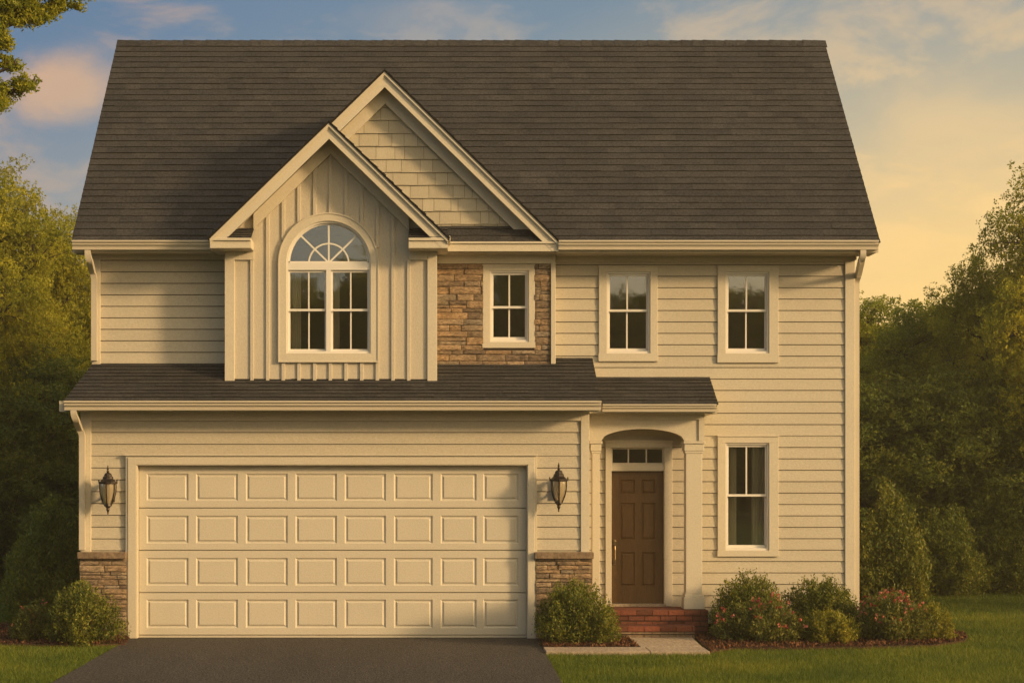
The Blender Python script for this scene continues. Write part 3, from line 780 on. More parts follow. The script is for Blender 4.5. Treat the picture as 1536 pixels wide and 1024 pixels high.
# front door with transom
fd = MB(); d0, d1 = X(917, DB), X(996, DB); dz0, dz1 = Z(905, DB), Z(706, DB)
e0, e1 = X(908, DB), X(1008, DB); zt = Z(661, DB)
c = MB(); tz0, tz1 = Z(696, DB), Z(671, DB)
c.box(e0, d0, Yb-.035, Yb+.12, PF+.004, tz1); c.box(d1, e1, Yb-.035, Yb+.12, PF+.004, tz1); c.box(e0, e1, Yb-.035, Yb+.12, tz1, zt); c.box(e0-.01, e1+.01, Yb-.055, Yb-.03, zt-.02, zt+.012)
c.box(d0, d1, Yb-.02, Yb+.12, dz1, tz0)
c.build('door_casing', M['trim'], house, bevel=.003)
c = MB(); panelled(c, d0+.004, d1-.004, dz0+.004, dz1-.004, Yb+.05, [(X(a, DB), X(b, DB), Z(q, DB), Z(p, DB)) for (a, b) in ((931, 953), (963, 984)) for (p, q) in ((719, 740), (754, 809), (828, 879))], .014, .012, .012, .014)
c.box(d0+.004, d1-.004, Yb+.068, Yb+.09, dz0+.004, dz1-.004)
door = c.build('front_door', M['brown'], house, label='brown six-panel front door')
h = MB(); hx = X(922.5, DB); hz = Z(835, DB)
h.box(hx-.018, hx+.018, Yb+.042, Yb+.05, hz-.1, hz-.02); h.box(hx-.016, hx+.016, Yb+.042, Yb+.05, hz+.16, hz+.23)
h.tube([(hx, Yb+.045, hz-.07), (hx, Yb+.0, hz-.07), (hx, Yb-.012, hz-.03), (hx, Yb-.012, hz+.10), (hx, Yb+.0, hz+.14), (hx, Yb+.045, hz+.16)], .009, 8)
h.lathe((hx, Yb+.03, hz+.205), [(0, .018), (.016, .012), (.018, 0), (.016, -.012), (0, -.018)], 10)
h.build('door_handle', M['brass'], door, smooth=False)
c = MB(); c.box(d0-.02, d1+.02, Yb-.05, Yb+.12, PF+.002, PF+.035); c.build('threshold', M['concrete'], house)
tf = MB(); tf.box(d0, d1, Yb+.03, Yb+.06, tz0, tz0+.02); tf.box(d0, d1, Yb+.03, Yb+.06, tz1-.02, tz1)
for a, b in ((d0, d0+.02), (d1-.02, d1), (X(943, DB)-.009, X(943, DB)+.009), (X(970, DB)-.009, X(970, DB)+.009)): tf.box(a, b, Yb+.03, Yb+.06, tz0+.02, tz1-.02)
tw = tf.build('transom_window', M['trim'], house); p = MB(); p.box(d0+.01, d1-.01, Yb+.042, Yb+.046, tz0+.01, tz1-.01); p.build('pane', M['glass'], tw)

# downspouts
def spout(path): 
    P = [Vector(p) for p in path]; q = [P[0]]
    for i in range(1, len(P)-1):
        l = min((P[i]-P[i-1]).length, (P[i+1]-P[i]).length)*.48; a = P[i]+(P[i-1]-P[i]).normalized()*l; b = P[i]+(P[i+1]-P[i]).normalized()*l
        q += [a*(1-t)**2+P[i]*2*t*(1-t)+b*t*t for t in (0, .25, .5, .75, 1)]
    q.append(P[-1]); path = [v for i, v in enumerate(q) if i == 0 or (v-q[i-1]).length > 1e-4]
    d = MB(); d.tube(path, 0, rect=(.036, .028)); o = d.build('downspout', M['gutter'], house)
yl = YD(DE)-.05
xd = X(145, DA)
spout([(X(133, DE), yl, ZE-GH), (X(133, DE), yl, ZE-GH-.08), (X(135, DE), yl+.03, ZE-GH-.14), (X(141, DA), YD(DA)-.09, ZE-GH-.26), (X(143, DA), YD(DA)-.065, ZE-GH-.33), (X(143, DA), YD(DA)-.065, Z(541, DA))])
yg = YD(DGE)-.05
spout([(X(112, DGE), yg, ZGE-GH), (X(112, DGE), yg, ZGE-GH-.06), (X(114, DGE), yg+.04, ZGE-GH-.12), (X(122, DG), -.09, ZGE-GH-.24), (X(125, DG), -.065, ZGE-GH-.30), (X(125, DG), -.065, Z(824, DG))])
spout([(X(1293, DE), yl, ZE-GH), (X(1293, DE), yl, ZE-GH-.08), (X(1292, DE), yl+.04, ZE-GH-.13), (XR+.05, Yb+.0, ZE-GH-.28), (XR+.042, Yb+.06, ZE-GH-.34), (XR+.042, Yb+.06, .25)])

# ---- wall lanterns
def lantern():
    r = empty('wall_lantern'); y = -.17
    b = MB(); b.box(-.045, .045, -.018, 0, -.10, .12); b.tube([(0, -.01, .0), (0, -.05, -.03), (0, -.09, -.05), (0, -.13, -.12), (0, y, -.155)], [.014, .014, .012, .011, .010], 8)
    b.tube([(0, -.01, .09), (0, -.06, .13), (0, -.11, .125)], .009, 6)
    b.build('bracket', M['bronze'], r, bevel=.002)
    c = MB(); n = 6
    c.lathe((0, y, 0), [(.0, .10), (.098, .10), (.104, .108), (.104, .122), (.085, .128), (.062, .15), (.058, .158), (.056, .175), (.045, .182), (.040, .20), (.034, .212), (.02, .22), (.0, .222)], 12)
    for k in range(6):
        t = 2*math.pi*k/6; c.box(math.cos(t)*.098-.006, math.cos(t)*.098+.006, y+math.sin(t)*.098-.006, y+math.sin(t)*.098+.006, .115, .145)
    c.build('cap', M['bronze'], r)
    f = MB(); f.lathe((0, y, 0), [(0, .218), (.012, .222), (.018, .235), (.008, .248), (.014, .262), (.009, .275), (.003, .30), (0, .305)], 10); f.build('finial', M['bronze'], r, smooth=True)
    g = MB(); g.lathe((0, y, 0), [(.084, .10), (.086, .06), (.080, 0), (.066, -.06), (.045, -.105), (.03, -.13)], 12); g.build('glass_shade', M['lampglass'], r, smooth=True)
    k_ = MB()
    for k in range(6):
        t = 2*math.pi*(k+.5)/6; k_.tube([(math.cos(t)*q, y+math.sin(t)*q, z) for q, z in ((.092, .10), (.094, .06), (.088, 0), (.073, -.06), (.051, -.11), (.034, -.14))], .0065, 5)
    k_.lathe((0, y, 0), [(.0, -.125), (.042, -.128), (.044, -.138), (.03, -.15), (.016, -.165), (.02, -.18), (.012, -.195), (.006, -.215), (.009, -.225), (0, -.235)], 10)
    k_.build('cage', M['bronze'], r); return r
def copy_tree(o, parent=None):
    c = o.copy(); col.objects.link(c); c.parent = parent
    for ch in [q for q in bpy.data.objects if q.parent == o]: copy_tree(ch, c)
    return c
l1 = lantern(); l1.scale = (1.14,)*3; l1.location = (X(163.5, 21.85), -.03, Z(739, 21.85)); tag(l1, 'black bronze wall lantern on the siding left of the garage door', 'wall lantern', 'lanterns beside the garage door')
l2 = copy_tree(l1); l2.location = (X(837.5, 21.85), -.03, Z(735, 21.85)); tag(l2, 'black bronze wall lantern between the garage door and the porch', 'wall lantern')

# ---- brick steps, walk, driveway, ground
st = empty('brick_steps', (0, 0, 0)); tag(st, 'red brick porch landing and step below the brown front door', 'steps')
px0, px1 = Rg+.02, X(1062, 22.2)
def bricks(mb, x0, x1, y0, y1, z0, z1, seed, vert=False):
    r = random.Random(seed); y = y0
    # treads: pavers on top; risers: courses on the face
    mb.box(x0, x1, y0+.01, y1, z0, z1-.006, 1)
    rows = max(1, round((y1-y0)/.105)); h = (y1-y0)/rows
    for i in range(rows):
        x = x0 - (.1 if i % 2 else 0)
        while x < x1:
            a, b = max(x, x0), min(x+.2, x1); x += .2
            if b-a > .02: mb.box(a+.003, b-.003, y0+i*h+.003-(.02 if i == 0 else 0), y0+(i+1)*h-.003, z1-.06, z1+r.uniform(-.002, .002))
    z = z0; k = 0
    while z < z1-.07:
        x = x0 - (.1 if k % 2 else 0); hh = min(.062, z1-.066-z)
        while x < x1:
            a, b = max(x, x0), min(x+.2, x1); x += .2
            if b-a > .02: mb.box(a+.004, b-.004, y0-.006+r.uniform(-.002, .002), y0+.08, z+.004, z+hh-.004, 2 if vert else 0)
        z += .068; k += 1
b = MB(); bricks(b, px0, px1, YD(22.18), Yb, 0, PF, 3); b.build('landing', [M['brick'], M['mortar']], st)
b = MB(); bricks(b, X(916, 21.95), X(1040, 21.95), YD(21.82), YD(22.16), 0, .165, 4, True); b.build('step', [M['brick'], M['mortar'], M['cap']], st)

gm = MB(); gm.face([(-398, -298, -.02), (398, -298, -.02), (398, 598, -.02), (-398, 598, -.02)])
tag(gm.build('ground', M['lawn']), 'green lawn around the house', kind='structure')
dx0, dx1 = -3.82, 1.25
gm = MB(); nx = 30
gm.box(dx0, dx1, -40, .03, -.05, .004)
tag(gm.build('driveway', M['asphalt']), 'dark asphalt driveway in front of the garage', kind='structure')
wy0, wy1 = G(900, 980)[1], G(900, 973)[1]
wk = MB(); xa, xb = G(943, 957)[0], G(1036, 957)[0]; xc = G(1066, 980)[0]
wk.prism([(0, 0)]*3, 0, 0) if False else None
def flat(mb, pts, z0, z1):
    i = len(mb.v); n = len(pts); mb.v += [(a, b, z0) for a, b in pts] + [(a, b, z1) for a, b in pts]
    for t in tessellate_polygon([[Vector((a, b, 0)) for a, b in pts]]): mb.f.append(tuple(i+n+k for k in t)); mb.m.append(0)
    for k in range(n): j = (k+1) % n; mb.f.append((i+k, i+j, i+n+j, i+n+k)); mb.m.append(0)
ya_ = G(0, 957)[1]; yj = wy1
flat(wk, [(xa, yj+.006), (xc-.02, yj+.006), (xb, ya_-.12), (xa-.03, ya_-.12)], -.02, .03)
x = dx1+.006
while x < xc: flat(wk, [(x, wy0), (min(x+1.2, xc)-.008, wy0), (min(x+1.2, xc)-.008, wy1), (x, wy1)], -.02, .027); x += 1.2
tag(wk.build('path', M['concrete'], bevel=.004), 'pale concrete walk from the driveway to the porch step', kind='structure')
# mulch beds
bedR = [(xb+.02, ya_+.2), (xb+.03, ya_-.12), (xc+.02, wy0+.12), (G(1100, 973)), (G(1200, 973)), (G(1300, 972)), (G(1400, 969)), (G(1446, 962)), (G(1452, 955)), (G(1430, 947)), (G(1380, 938)), (G(1330, 925)), (XR+.3, 1.6), (XR-.1, Yb), (px1, Yb)]
bedM = [(dx1+.01, wy1+.005), (xa-.005, wy1+.005), (xa-.04, ya_-.1), (X(916, 22), YD(21.8)), (X(912, 22), YD(22.15)), (Rg+.01, .05), (dx1+.01, -.06)]
bedL = [(dx0-.01, -.05), G(188, 967), G(150, 968), G(80, 969), G(0, 968), G(-60, 964), G(-80, 950), G(-40, 938), G(40, 938), (Lg-.25, .5), (Lg, .4), (Lg, .0)]
rm = random.Random(2)
def pip(P, poly):
    x, y = P[:, 0], P[:, 1]; c = np.zeros(len(P), bool); n = len(poly)
    for i in range(n):
        x1, y1 = poly[i]; x2, y2 = poly[(i+1) % n]
        if y1 == y2: continue
        c ^= ((y1 > y) != (y2 > y)) & (x < (x2-x1)*(y-y1)/(y2-y1)+x1)
    return c
rng = np.random.default_rng(7)
bd = MB()
for bed, nm in ((bedR, 'right'), (bedM, 'middle'), (bedL, 'left')): flat(bd, bed, -.03, .018)
tag(bd.build('mulch_bed', M['soil']), 'dark soil of the planting beds in front of the house', kind='structure')

def quads(name, C, U, V, rnd, mat, parent=None, tri=False):
    """a mesh of many small leaf shapes: centres C, half axes U and V, one random value each"""
    n = len(C); k = 4
    if tri: vs = np.stack([C-U, C+U, C+V], 1); k = 3
    else: vs = np.stack([C-V, C+U*.9-V*.05, C+V, C-U*.9+V*.05], 1)
    me = bpy.data.meshes.new(name)
    me.vertices.add(n*k); me.vertices.foreach_set('co', vs.reshape(-1).astype(np.float32))
    me.loops.add(n*k); me.loops.foreach_set('vertex_index', np.arange(n*k, dtype=np.int32))
    me.polygons.add(n); me.polygons.foreach_set('loop_start', np.arange(0, n*k, k, dtype=np.int32))
    me.update(calc_edges=True)
    at = me.attributes.new('rnd', 'FLOAT', 'POINT'); at.data.foreach_set('value', np.repeat(rnd, k).astype(np.float32))
    me.materials.append(mat); o = bpy.data.objects.new(name, me); col.objects.link(o)
    if parent: o.parent = parent
    return o
def unit(n, g): v = g.normal(size=(n, 3)); return v/np.linalg.norm(v, axis=1)[:, None]

# mulch chips
cs = []
for bed, cnt in ((bedR, 16000), (bedM, 5000), (bedL, 6000)):
    b_ = np.array(bed); P = rng.uniform(b_.min(0)-.03, b_.max(0)+.03, (cnt*2, 2)); P = P[pip(P, bed)][:cnt]; cs.append(P)
P = np.concatenate(cs); n = len(P)
C = np.c_[P, rng.uniform(.018, .05, n)]; U = unit(n, rng); U[:, 2] *= .4; V = np.cross(U, unit(n, rng)); V /= np.linalg.norm(V, axis=1)[:, None]
M['chip'] = leafmat('bark_mulch_chips', [(0, (.03, .014, .008)), (.5, (.085, .036, .017)), (1, (.17, .08, .04))], .0, .9)
o = quads('mulch_chips', C, U*rng.uniform(.006, .016, (n, 1)), V*rng.uniform(.012, .035, (n, 1)), rng.random(n), M['chip'])
tag(o, 'shredded brown bark mulch covering the planting beds', 'mulch', kind='stuff')

# grass
def grass():
    pts = []
    D = 16.6
    for (Da, Db, dens) in ((16.4, 19, 5200), (19, 21.5, 3800), (21.5, 25, 2200), (25, 33, 1300)):
        xa_, xb_ = X(-30, Db), X(1570, Db); A = (xb_-xa_)*(Db-Da); n = int(A*dens)
        p = np.c_[rng.uniform(xa_, xb_, n), rng.uniform(YD(Da), YD(Db), n)]
        pts.append(np.c_[p, np.full(n, .8+.9*(Da-16.4)/14)])
    p = np.concatenate(pts)
    j = rng.normal(0, .018, (len(p), 2)); q = p[:, :2]+j
    bad = (q[:, 0] > dx0) & (q[:, 0] < dx1) & (q[:, 1] < .1)
    for b in (bedR, bedM, bedL): bad |= pip(q, b)
    bad |= (q[:, 0] > dx1) & (q[:, 0] < xc) & (q[:, 1] > wy0) & (q[:, 1] < .5)
    bad |= (p[:, 0] > Lg-.02) & (p[:, 0] < XR+.02) & (p[:, 1] > -.01) & (p[:, 1] < YBK)
    p = p[~bad]; n = len(p)
    patch = .5+.5*np.sin(p[:, 0]*1.7+np.sin(p[:, 1]*.9)*2)*np.sin(p[:, 1]*1.1+p[:, 0]*.6)
    h = rng.uniform(.028, .062, n)*(.85+.3*patch); w = .0036*p[:, 2]
    a = rng.uniform(0, 2*math.pi, n); U = np.c_[np.cos(a)*w, np.sin(a)*w, np.zeros(n)]
    l = rng.normal(0, .45, (n, 2)); V = np.c_[l[:, 0]*h, l[:, 1]*h, h]
    C = np.c_[p[:, :2], np.full(n, -.022)]
    o = quads('grass', C, U, V, np.clip(.25*patch+rng.random(n)*.75, 0, 1), M['grass'], tri=True)
    tag(o, 'short green lawn grass in front of and beside the house', 'grass', kind='stuff')
grass()

# ------------------------------------------------------------------ plants
def shrub(name, w, h, mat, seed, nl=9000, leaf=.022, flowers=0, upright=.5, dp=None, shoots=240, pw=2.7):
    nl = int(nl*1.8); w *= 1.14; leaf *= .92 if nl < 30000 else .85
    g = np.random.default_rng(seed); r = empty(name); dp = dp or w
    az = g.uniform(0, 2*math.pi, shoots); u = g.random(shoots)**.55
    lob = 1+.13*np.sin(az*3+seed)+.09*np.sin(az*5+2*seed)
    ex = np.cos(az)*u*w/2*lob; ey = np.sin(az)*u*dp/2*lob
    ez = h*np.sqrt(np.clip(1-u**pw*.95, .02, 1))*g.uniform(.80, 1.04, shoots)*(1-.07*np.sin(az*2+seed))
    ez = np.maximum(ez, h*.14)
    lowmask = g.random(shoots) < .25; ez[lowmask] *= g.uniform(.3, .8, lowmask.sum())
    E = np.c_[ex, ey, ez]; B = np.c_[ex*.22, ey*.22, np.zeros(shoots)]
    K = np.c_[ex*.75, ey*.75, ez*.45]
    s = MB()
    for i in range(0, shoots, 4):
        s.tube([B[i], B[i]*.5+K[i]*.5, K[i], K[i]*.4+E[i]*.6], [.008, .006, .005, .003], 4)
    s.build('stems', M['stem'], r)
    k = g.integers(0, shoots, nl); t = g.random(nl)**.5
    P = (1-t)[:, None]**2*B[k]+2*(t*(1-t))[:, None]*K[k]+(t**2)[:, None]*E[k]
    P += g.normal(0, .05*(w+h)/1.6, (nl, 3))*(.4+1.0*(1-t))[:, None]
    P[:, 2] = np.maximum(P[:, 2], .02)
    d = E[k]-K[k]; d /= np.linalg.norm(d, axis=1)[:, None]
    V = d*.6+unit(nl, g)*.8+np.array([0, 0, .25]); V /= np.linalg.norm(V, axis=1)[:, None]
    U = np.cross(V, unit(nl, g)); U /= np.linalg.norm(U, axis=1)[:, None]
    sz = leaf*g.uniform(.6, 1.25, nl)[:, None]
    quads('foliage', P, U*sz*.42, V*sz, np.clip(g.random(nl)*.75+.25*t, 0, 1), mat, r)
    if flowers:
        kk = g.integers(0, shoots, flowers); base = E[kk]+g.normal(0, .03, (flowers, 3)); keep = (base[:, 2] > h*.42); base = base[keep]; m = 6
        Cc = np.repeat(base, m, 0)+g.normal(0, .011, (len(base)*m, 3)); n = len(Cc)
        V = unit(n, g); U = np.cross(V, unit(n, g)); U /= np.linalg.norm(U, axis=1)[:, None]
        if flowers > 50:
            f_ = quads('flowers', Cc, U*.013, V*.016, np.repeat(g.random(len(base)), m), M['petal'], r); f_['kind'] = 'stuff'
        else:
            for q in range(len(base)): quads('flower', Cc[q*m:q*m+m], U[q*m:q*m+m]*.010, V[q*m:q*m+m]*.013, np.repeat(g.random(1), m), M['petal'], r)
    return r
def put(o, px, D, label, cat='shrub', group=None, z=0, py=None):
    o.location = (X(px, D), YD(D), z); tag(o, label, cat, group); return o
put(shrub('shrub', .86, .74, M['leafshrub'], 1, 11000), 121, 21.35, 'rounded green shrub in front of the stone pier left of the driveway')
put(shrub('flowering_shrub', .55, .46, M['leafrust'], 2, 5000, flowers=26), 52, 21.6, 'low shrub with a few pink flowers at the far left of the mulch bed', 'flowering shrub')
put(shrub('shrub', .93, .76, M['leafshrub'], 3, 13000), 864, 21.3, 'rounded green shrub between the driveway and the brick step')
put(shrub('shrub', .86, .80, M['leafshrub'], 4, 12000), 1123, 22.15, 'tall leafy green shrub below the ground floor window beside the porch column')
put(shrub('flowering_shrub', .98, .52, M['leafrust'], 5, 10000, flowers=120), 1143, 21.55, 'low spreading shrub dotted with coral pink flowers under the ground floor window', 'flowering shrub')
put(shrub('shrub', .9, .74, M['leafshrub'], 6, 12000), 1232, 22.2, 'leafy green shrub against the siding at the right corner of the house')
put(shrub('shrub', .62, .42, M['leaflime'], 7, 6000), 1246, 21.3, 'small yellow-green shrub between the two pink flowering shrubs')
put(shrub('flowering_shrub', .92, .60, M['leafrust'], 8, 10000, flowers=130), 1335, 21.6, 'larger mounded shrub with red and pink flowers at the right of the bed', 'flowering shrub')
put(shrub('shrub', .5, .46, M['leaflime'], 9, 4500), 1398, 21.7, 'small loose shrub at the right end of the mulch bed')
put(shrub('tall_shrub', .98, 1.95, M['leafshrub'], 10, 26000, .034, pw=1.15, shoots=260), 1336, 26.5, 'tall conical green shrub standing just behind the right corner of the house', 'shrub')
put(shrub('tall_shrub', 1.2, 1.5, M['leafdark'], 11, 24000, .036, pw=1.3, shoots=240), 1422, 29.6, 'tall dark shrub at the lawn edge, second from the house corner', 'shrub')
put(shrub('tall_shrub', 1.3, 2.0, M['leafdark'], 12, 26000, .036, pw=1.3, shoots=260), 1505, 30.2, 'tall dark shrub at the lawn edge near the right frame edge', 'shrub')
put(shrub('tall_shrub', 1.2, 1.75, M['leafdark'], 13, 24000, .036, pw=1.3, shoots=240), 72, 24.5, 'dark upright shrub beside the left corner of the garage', 'shrub')

def tree(name, H, W, mat, seed, nleaf=90000, leaf=.06, base=.25, lobes=9, extra=None, trunk_r=None):
    """trunk, limbs to every lobe of the crown, twigs to clumps, leaves in sprigs"""
    g = np.random.default_rng(seed); r = empty(name); tr_ = trunk_r or H*.018
    zc0 = H*base; L = []
    for i in range(lobes):
        f = (i+.5)/lobes; z = zc0+(H-zc0)*(.1+.78*f); rad = W/2*(.62*math.sin(math.pi*min(1, (.16+.84*f)))**.7)
        a = i*2.4+g.uniform(-.4, .4); rr = W*(.255-.10*f)*g.uniform(.85, 1.15)
        L.append((math.cos(a)*rad, math.sin(a)*rad, z, rr))
    L.append((0, 0, H-W*.2, W*.2)); L += [(math.cos(q)*W*.19, math.sin(q)*W*.19, H-W*.34, W*.17) for q in (0.5, 2.6, 4.7)]; L.append((0, 0, zc0+(H-zc0)*.5, W*.27))
    if extra: L = extra(g) if callable(extra) else L+extra
    b = MB(); lean = g.uniform(-.03, .03, 2)*H
    tk = [(lean[0]*q, lean[1]*q, H*.86*q) for q in (0, .08, .3, .6, 1)]
    b.tube(tk, [tr_*1.5, tr_*1.05, tr_*.85, tr_*.5, tr_*.12], 9)
    b.build('trunk', M['bark'], r, smooth=True)
    lb = MB(); C = []; S = []
    for (x, y, z, rr) in L:
        q = min(.95, max(.15, (z-.25*math.hypot(x, y)-rr*.5)/(H*.86)))
        s0 = Vector((lean[0]*q, lean[1]*q, H*.86*q)); e = Vector((x, y, z)); md = (s0+e)/2 + Vector((0, 0, -.05*H*.3))
        lb.tube([s0, md, e], [tr_*.4, tr_*.25, tr_*.1], 6)
        nc = max(8, int(26*(rr/.7)**1.2)); d = unit(nc, g); d[:, 2] = d[:, 2]*.9+.12
        cc = np.array([x, y, z])+d*rr*(g.uniform(.45, 1.12, (nc, 1)))
        for c_ in cc[::3]: lb.tube([e, (e+Vector(c_))/2+Vector((0, 0, .03)), Vector(c_)], [tr_*.12, tr_*.07, tr_*.03], 4)
        C.append(cc); S.append(np.full(nc, rr*.37))
    lb.build('limbs', M['bark'], r)
    C = np.concatenate(C); S = np.concatenate(S)*g.uniform(.7, 1.35, len(C))
    # sprigs
    ns = nleaf//9; wgt = S**2; k = g.choice(len(C), ns, p=wgt/wgt.sum())
    sp = C[k]+unit(ns, g)*(S[k]*g.random(ns)**.45)[:, None]*np.array([1.15, 1.15, .8]); 
    sd = unit(ns, g); sd[:, 2] = sd[:, 2]*.5+.1
    k2 = np.repeat(np.arange(ns), 9); t = g.uniform(-1, 1, len(k2)); n = len(k2)
    P = sp[k2]+sd[k2]*(t*leaf*2.6)[:, None]+g.normal(0, leaf*.55, (n, 3))
    V = sd[k2]*.6+unit(n, g)*.8; V /= np.linalg.norm(V, axis=1)[:, None]; U = np.cross(V, unit(n, g)); U /= np.linalg.norm(U, axis=1)[:, None]
    sz = leaf*g.uniform(.55, 1.15, n)[:, None]
    ck = g.random(len(C)); rn = np.clip(.45*g.random(n)+.55*ck[k][k2]*g.uniform(.7, 1, n), 0, 1)
    quads('crown', P, U*sz*.45, V*sz, rn, mat, r)
    return r
# prototypes are also the nearest trees
tA = tree('deciduous_tree', 7.9, 4.6, M['leafgold'], 21, 240000, .036, .10, 17)
tB = tree('deciduous_tree', 6.6, 4.2, M['leafgreen'], 22, 200000, .036, .08, 16)
tC = tree('deciduous_tree', 6.0, 4.4, M['leafdark'], 23, 180000, .04, .05, 15)
def H(py, D): return Z(py, D)
used = set()
def place(proto, px, top, D, label, base_h, wscale=1.0, rz=0., group='trees behind the house', cat='tree', xy=None, hh=None):
    o = proto if proto not in used else copy_tree(proto)
    used.add(proto)
    s = (hh or H(top, D))/base_h
    o.scale = (s*wscale, s*wscale, s); o.rotation_euler = (0, 0, rz)
    o.location = (xy[0], xy[1], -.03) if xy else (X(px, D), YD(D), -.03)
    tag(o, label, cat, group); return o
place(tA, -12, 228, 32.5, 'tall golden-green tree at the left edge of the lawn', 8.0, .85)
place(tA, 84, 296, 34.5, 'golden tree crown beside the left end of the roof', 8.0, .72, 1.3)
place(tB, 150, 395, 35.5, 'green tree half hidden behind the left wall of the house', 6.7, 1.0, .4)
place(tB, -70, 330, 34, 'green tree cut by the left frame edge behind the golden tree', 6.7, 1.1, 2.4)
place(tC, 75, 520, 31.5, 'dark bushy tree low behind the left garage corner', 6.1, 1.15, .2)
place(tC, -25, 560, 30.6, 'dark bushy tree at the bottom left of the tree line', 6.1, 1.2, 2.0)
place(tC, 170, 560, 33, 'dark tree hidden low behind the garage wall', 6.1, 1.2, 3.0)
place(tB, 1300, 428, 37, 'hazy golden-green tree just beyond the right wall of the house', 6.7, 1.0, 1.0)
place(tB, 1392, 430, 34.5, 'rounded green tree in the middle of the right tree line', 6.7, 1.0, 3.1)
place(tA, 1480, 366, 33, 'green-gold tree stepping up toward the right frame edge', 8.0, .8, 2.2)
place(tA, 1590, 226, 31.5, 'tallest tree rising out of the right frame edge', 8.0, .8, .5)
place(tC, 1330, 560, 31.8, 'dark bushy tree low beside the right house corner', 6.1, 1.2, .9)
place(tC, 1425, 545, 31.6, 'dark bushy tree low in the middle of the right tree line', 6.1, 1.2, 4.0)
place(tC, 1530, 560, 31.0, 'dark bushy tree low at the right frame edge', 6.1, 1.25, 5.0)
for i, (px, D, tp) in enumerate(((-60, 38, 330), (60, 39, 400), (1280, 41, 500), (1360, 40, 470), (1450, 39, 440), (1560, 38, 380))):
    place(tB if i % 2 else tC, px, tp, D, 'dark tree in the second row of the wood behind the house', 6.7 if i % 2 else 6.1, 1.3, i*1.1)
for i, (px, D, tp) in enumerate(((250, 36, 380), (420, 40, 330), (600, 37, 400), (800, 39, 340), (980, 36, 400), (1150, 39, 380))):
    place(tC if i % 2 else tB, px, tp, D, 'tree straight behind the house and hidden by it', 6.1 if i % 2 else 6.7, 1.2, i*1.7, 'trees hidden behind the house')
for i, (x, y) in enumerate(((-22, 13), (-27, 9), (-18, 18), (24, 15), (29, 20), (20, 19), (35, 14), (-34, 14))):
    place(tB if i % 2 else tC, 0, 0, 0, 'tree of the wood beyond the sides of the picture', 6.7 if i % 2 else 6.1, 1.4, i*1.3, 'wood beyond the sides of the picture', xy=(x, y), hh=7.2)
# overhanging tree, top left corner
def over(g):
    D = 17.0; base = (X(-330, D), YD(D)); L = []
    for (px, py, rr) in ((12, 18, .20), (45, 28, .17), (75, 0, .16), (100, -8, .14), (20, -25, .3), (-20, 60, .26), (6, 92, .09), (6, 145, .11), (34, 132, .11), (24, 100, .06), (50, 128, .07), (-10, 150, .2), (60, -40, .25), (-80, 40, .4), (-160, 0, .5), (-250, -60, .6), (-330, -160, .6), (-420, -20, .55), (-300, 60, .5), (-120, -120, .4), (0, -90, .3), (35, 5, .17), (75, 8, .10), (0, 60, .15)):
        L.append((X(px, D)-base[0], g.uniform(-.15, .15) if rr < .3 else g.uniform(-.8, .8), Z(py, D), rr))
    return L
tO = tree('overhanging_tree', 8.4, 4, M['leafgreen'], 77, 330000, .024, .4, 6, extra=over, trunk_r=.13)
tO.location = (X(-330, 17), YD(17), 0); tag(tO, 'near tree whose leafy branches hang into the top left corner', 'tree')
# trees across the street, seen mirrored in the panes; unseen trees added on the sunny side to cast shade
for i, (x, y, h_) in enumerate(((-12, -46, 9.4), (-8.6, -44, 10.2), (-5.6, -46, 9.8), (-2.6, -44, 10.6), (.5, -47, 10), (3.6, -45, 10.8), (6.6, -44, 9.2), (9.5, -46, 10.6), (12.6, -44, 9.4), (16, -46, 10.8))):
    place(tB, 0, 0, 0, 'tree across the street mirrored in the window panes', 6.7, 1.15, i*1.7, 'trees across the street', xy=(x, y), hh=h_)
for i in range(12):
    place(tC, 0, 0, 0, 'low dense tree of the far hedge row across the street, mirrored in the panes', 6.1, 1.3, i*2.1, 'hedge row across the street', xy=(-16+3.1*i, -51-(i%2)), hh=5.6)
for i, (x, y, h_) in enumerate(((18, 5, 6.4), (21, 9, 7.0), (19, 0, 5.0), (25, -8, 5.6), (29, -12.5, 6.2))):
    place(tB, 0, 0, 0, 'unseen tree added on the sunny side to shade the lawn and lower tree line', 6.7, 1.1, i*2.3, 'unseen trees added for shade', xy=(x, y), hh=h_)

# ------------------------------------------------------------------ light, sky, camera
AZ, EL = 62, 16
sd = Vector((math.sin(R(AZ))*math.cos(R(EL)), -math.cos(R(AZ))*math.cos(R(EL)), math.sin(R(EL))))
sun = bpy.data.lights.new('sun', 'SUN'); sun.energy = 3.2; sun.angle = R(7.0); sun.color = (1.0, .68, .34)
so = bpy.data.objects.new('sun', sun); col.objects.link(so); so.rotation_euler = sd.to_track_quat('Z', 'Y').to_euler(); so.location = (30, -20, 20)
w = bpy.data.worlds.new('World'); scene.world = w; w.use_nodes = True
n = w.node_tree; n.nodes.clear(); L = n.links.new
sky = N(n, 'ShaderNodeTexSky', sky_type='NISHITA', sun_disc=False, sun_elevation=R(EL), sun_rotation=R(180-AZ), dust_density=2.5, air_density=1.2)
tc = N(n, 'ShaderNodeTexCoord')
def vm(op, a, b=None, val=None):
    x = N(n, 'ShaderNodeVectorMath', operation=op); L(a, x.inputs[0])
    if b is not None: x.inputs[1].default_value = b
    return x
def mth(op, a, b, c=None):
    x = N(n, 'ShaderNodeMath', operation=op)
    for i, q in enumerate((a, b, c)):
        if q is None: continue
        if isinstance(q, (int, float)): x.inputs[i].default_value = q
        else: L(q, x.inputs[i])
    return x.outputs[0]
dirv = tc.outputs['Generated']
v1 = vm('SUBTRACT', dirv, (.34, .94, .03)); v2 = vm('MULTIPLY', v1.outputs[0], (1, .6, 1.7)); ln = vm('LENGTH', v2.outputs[0])
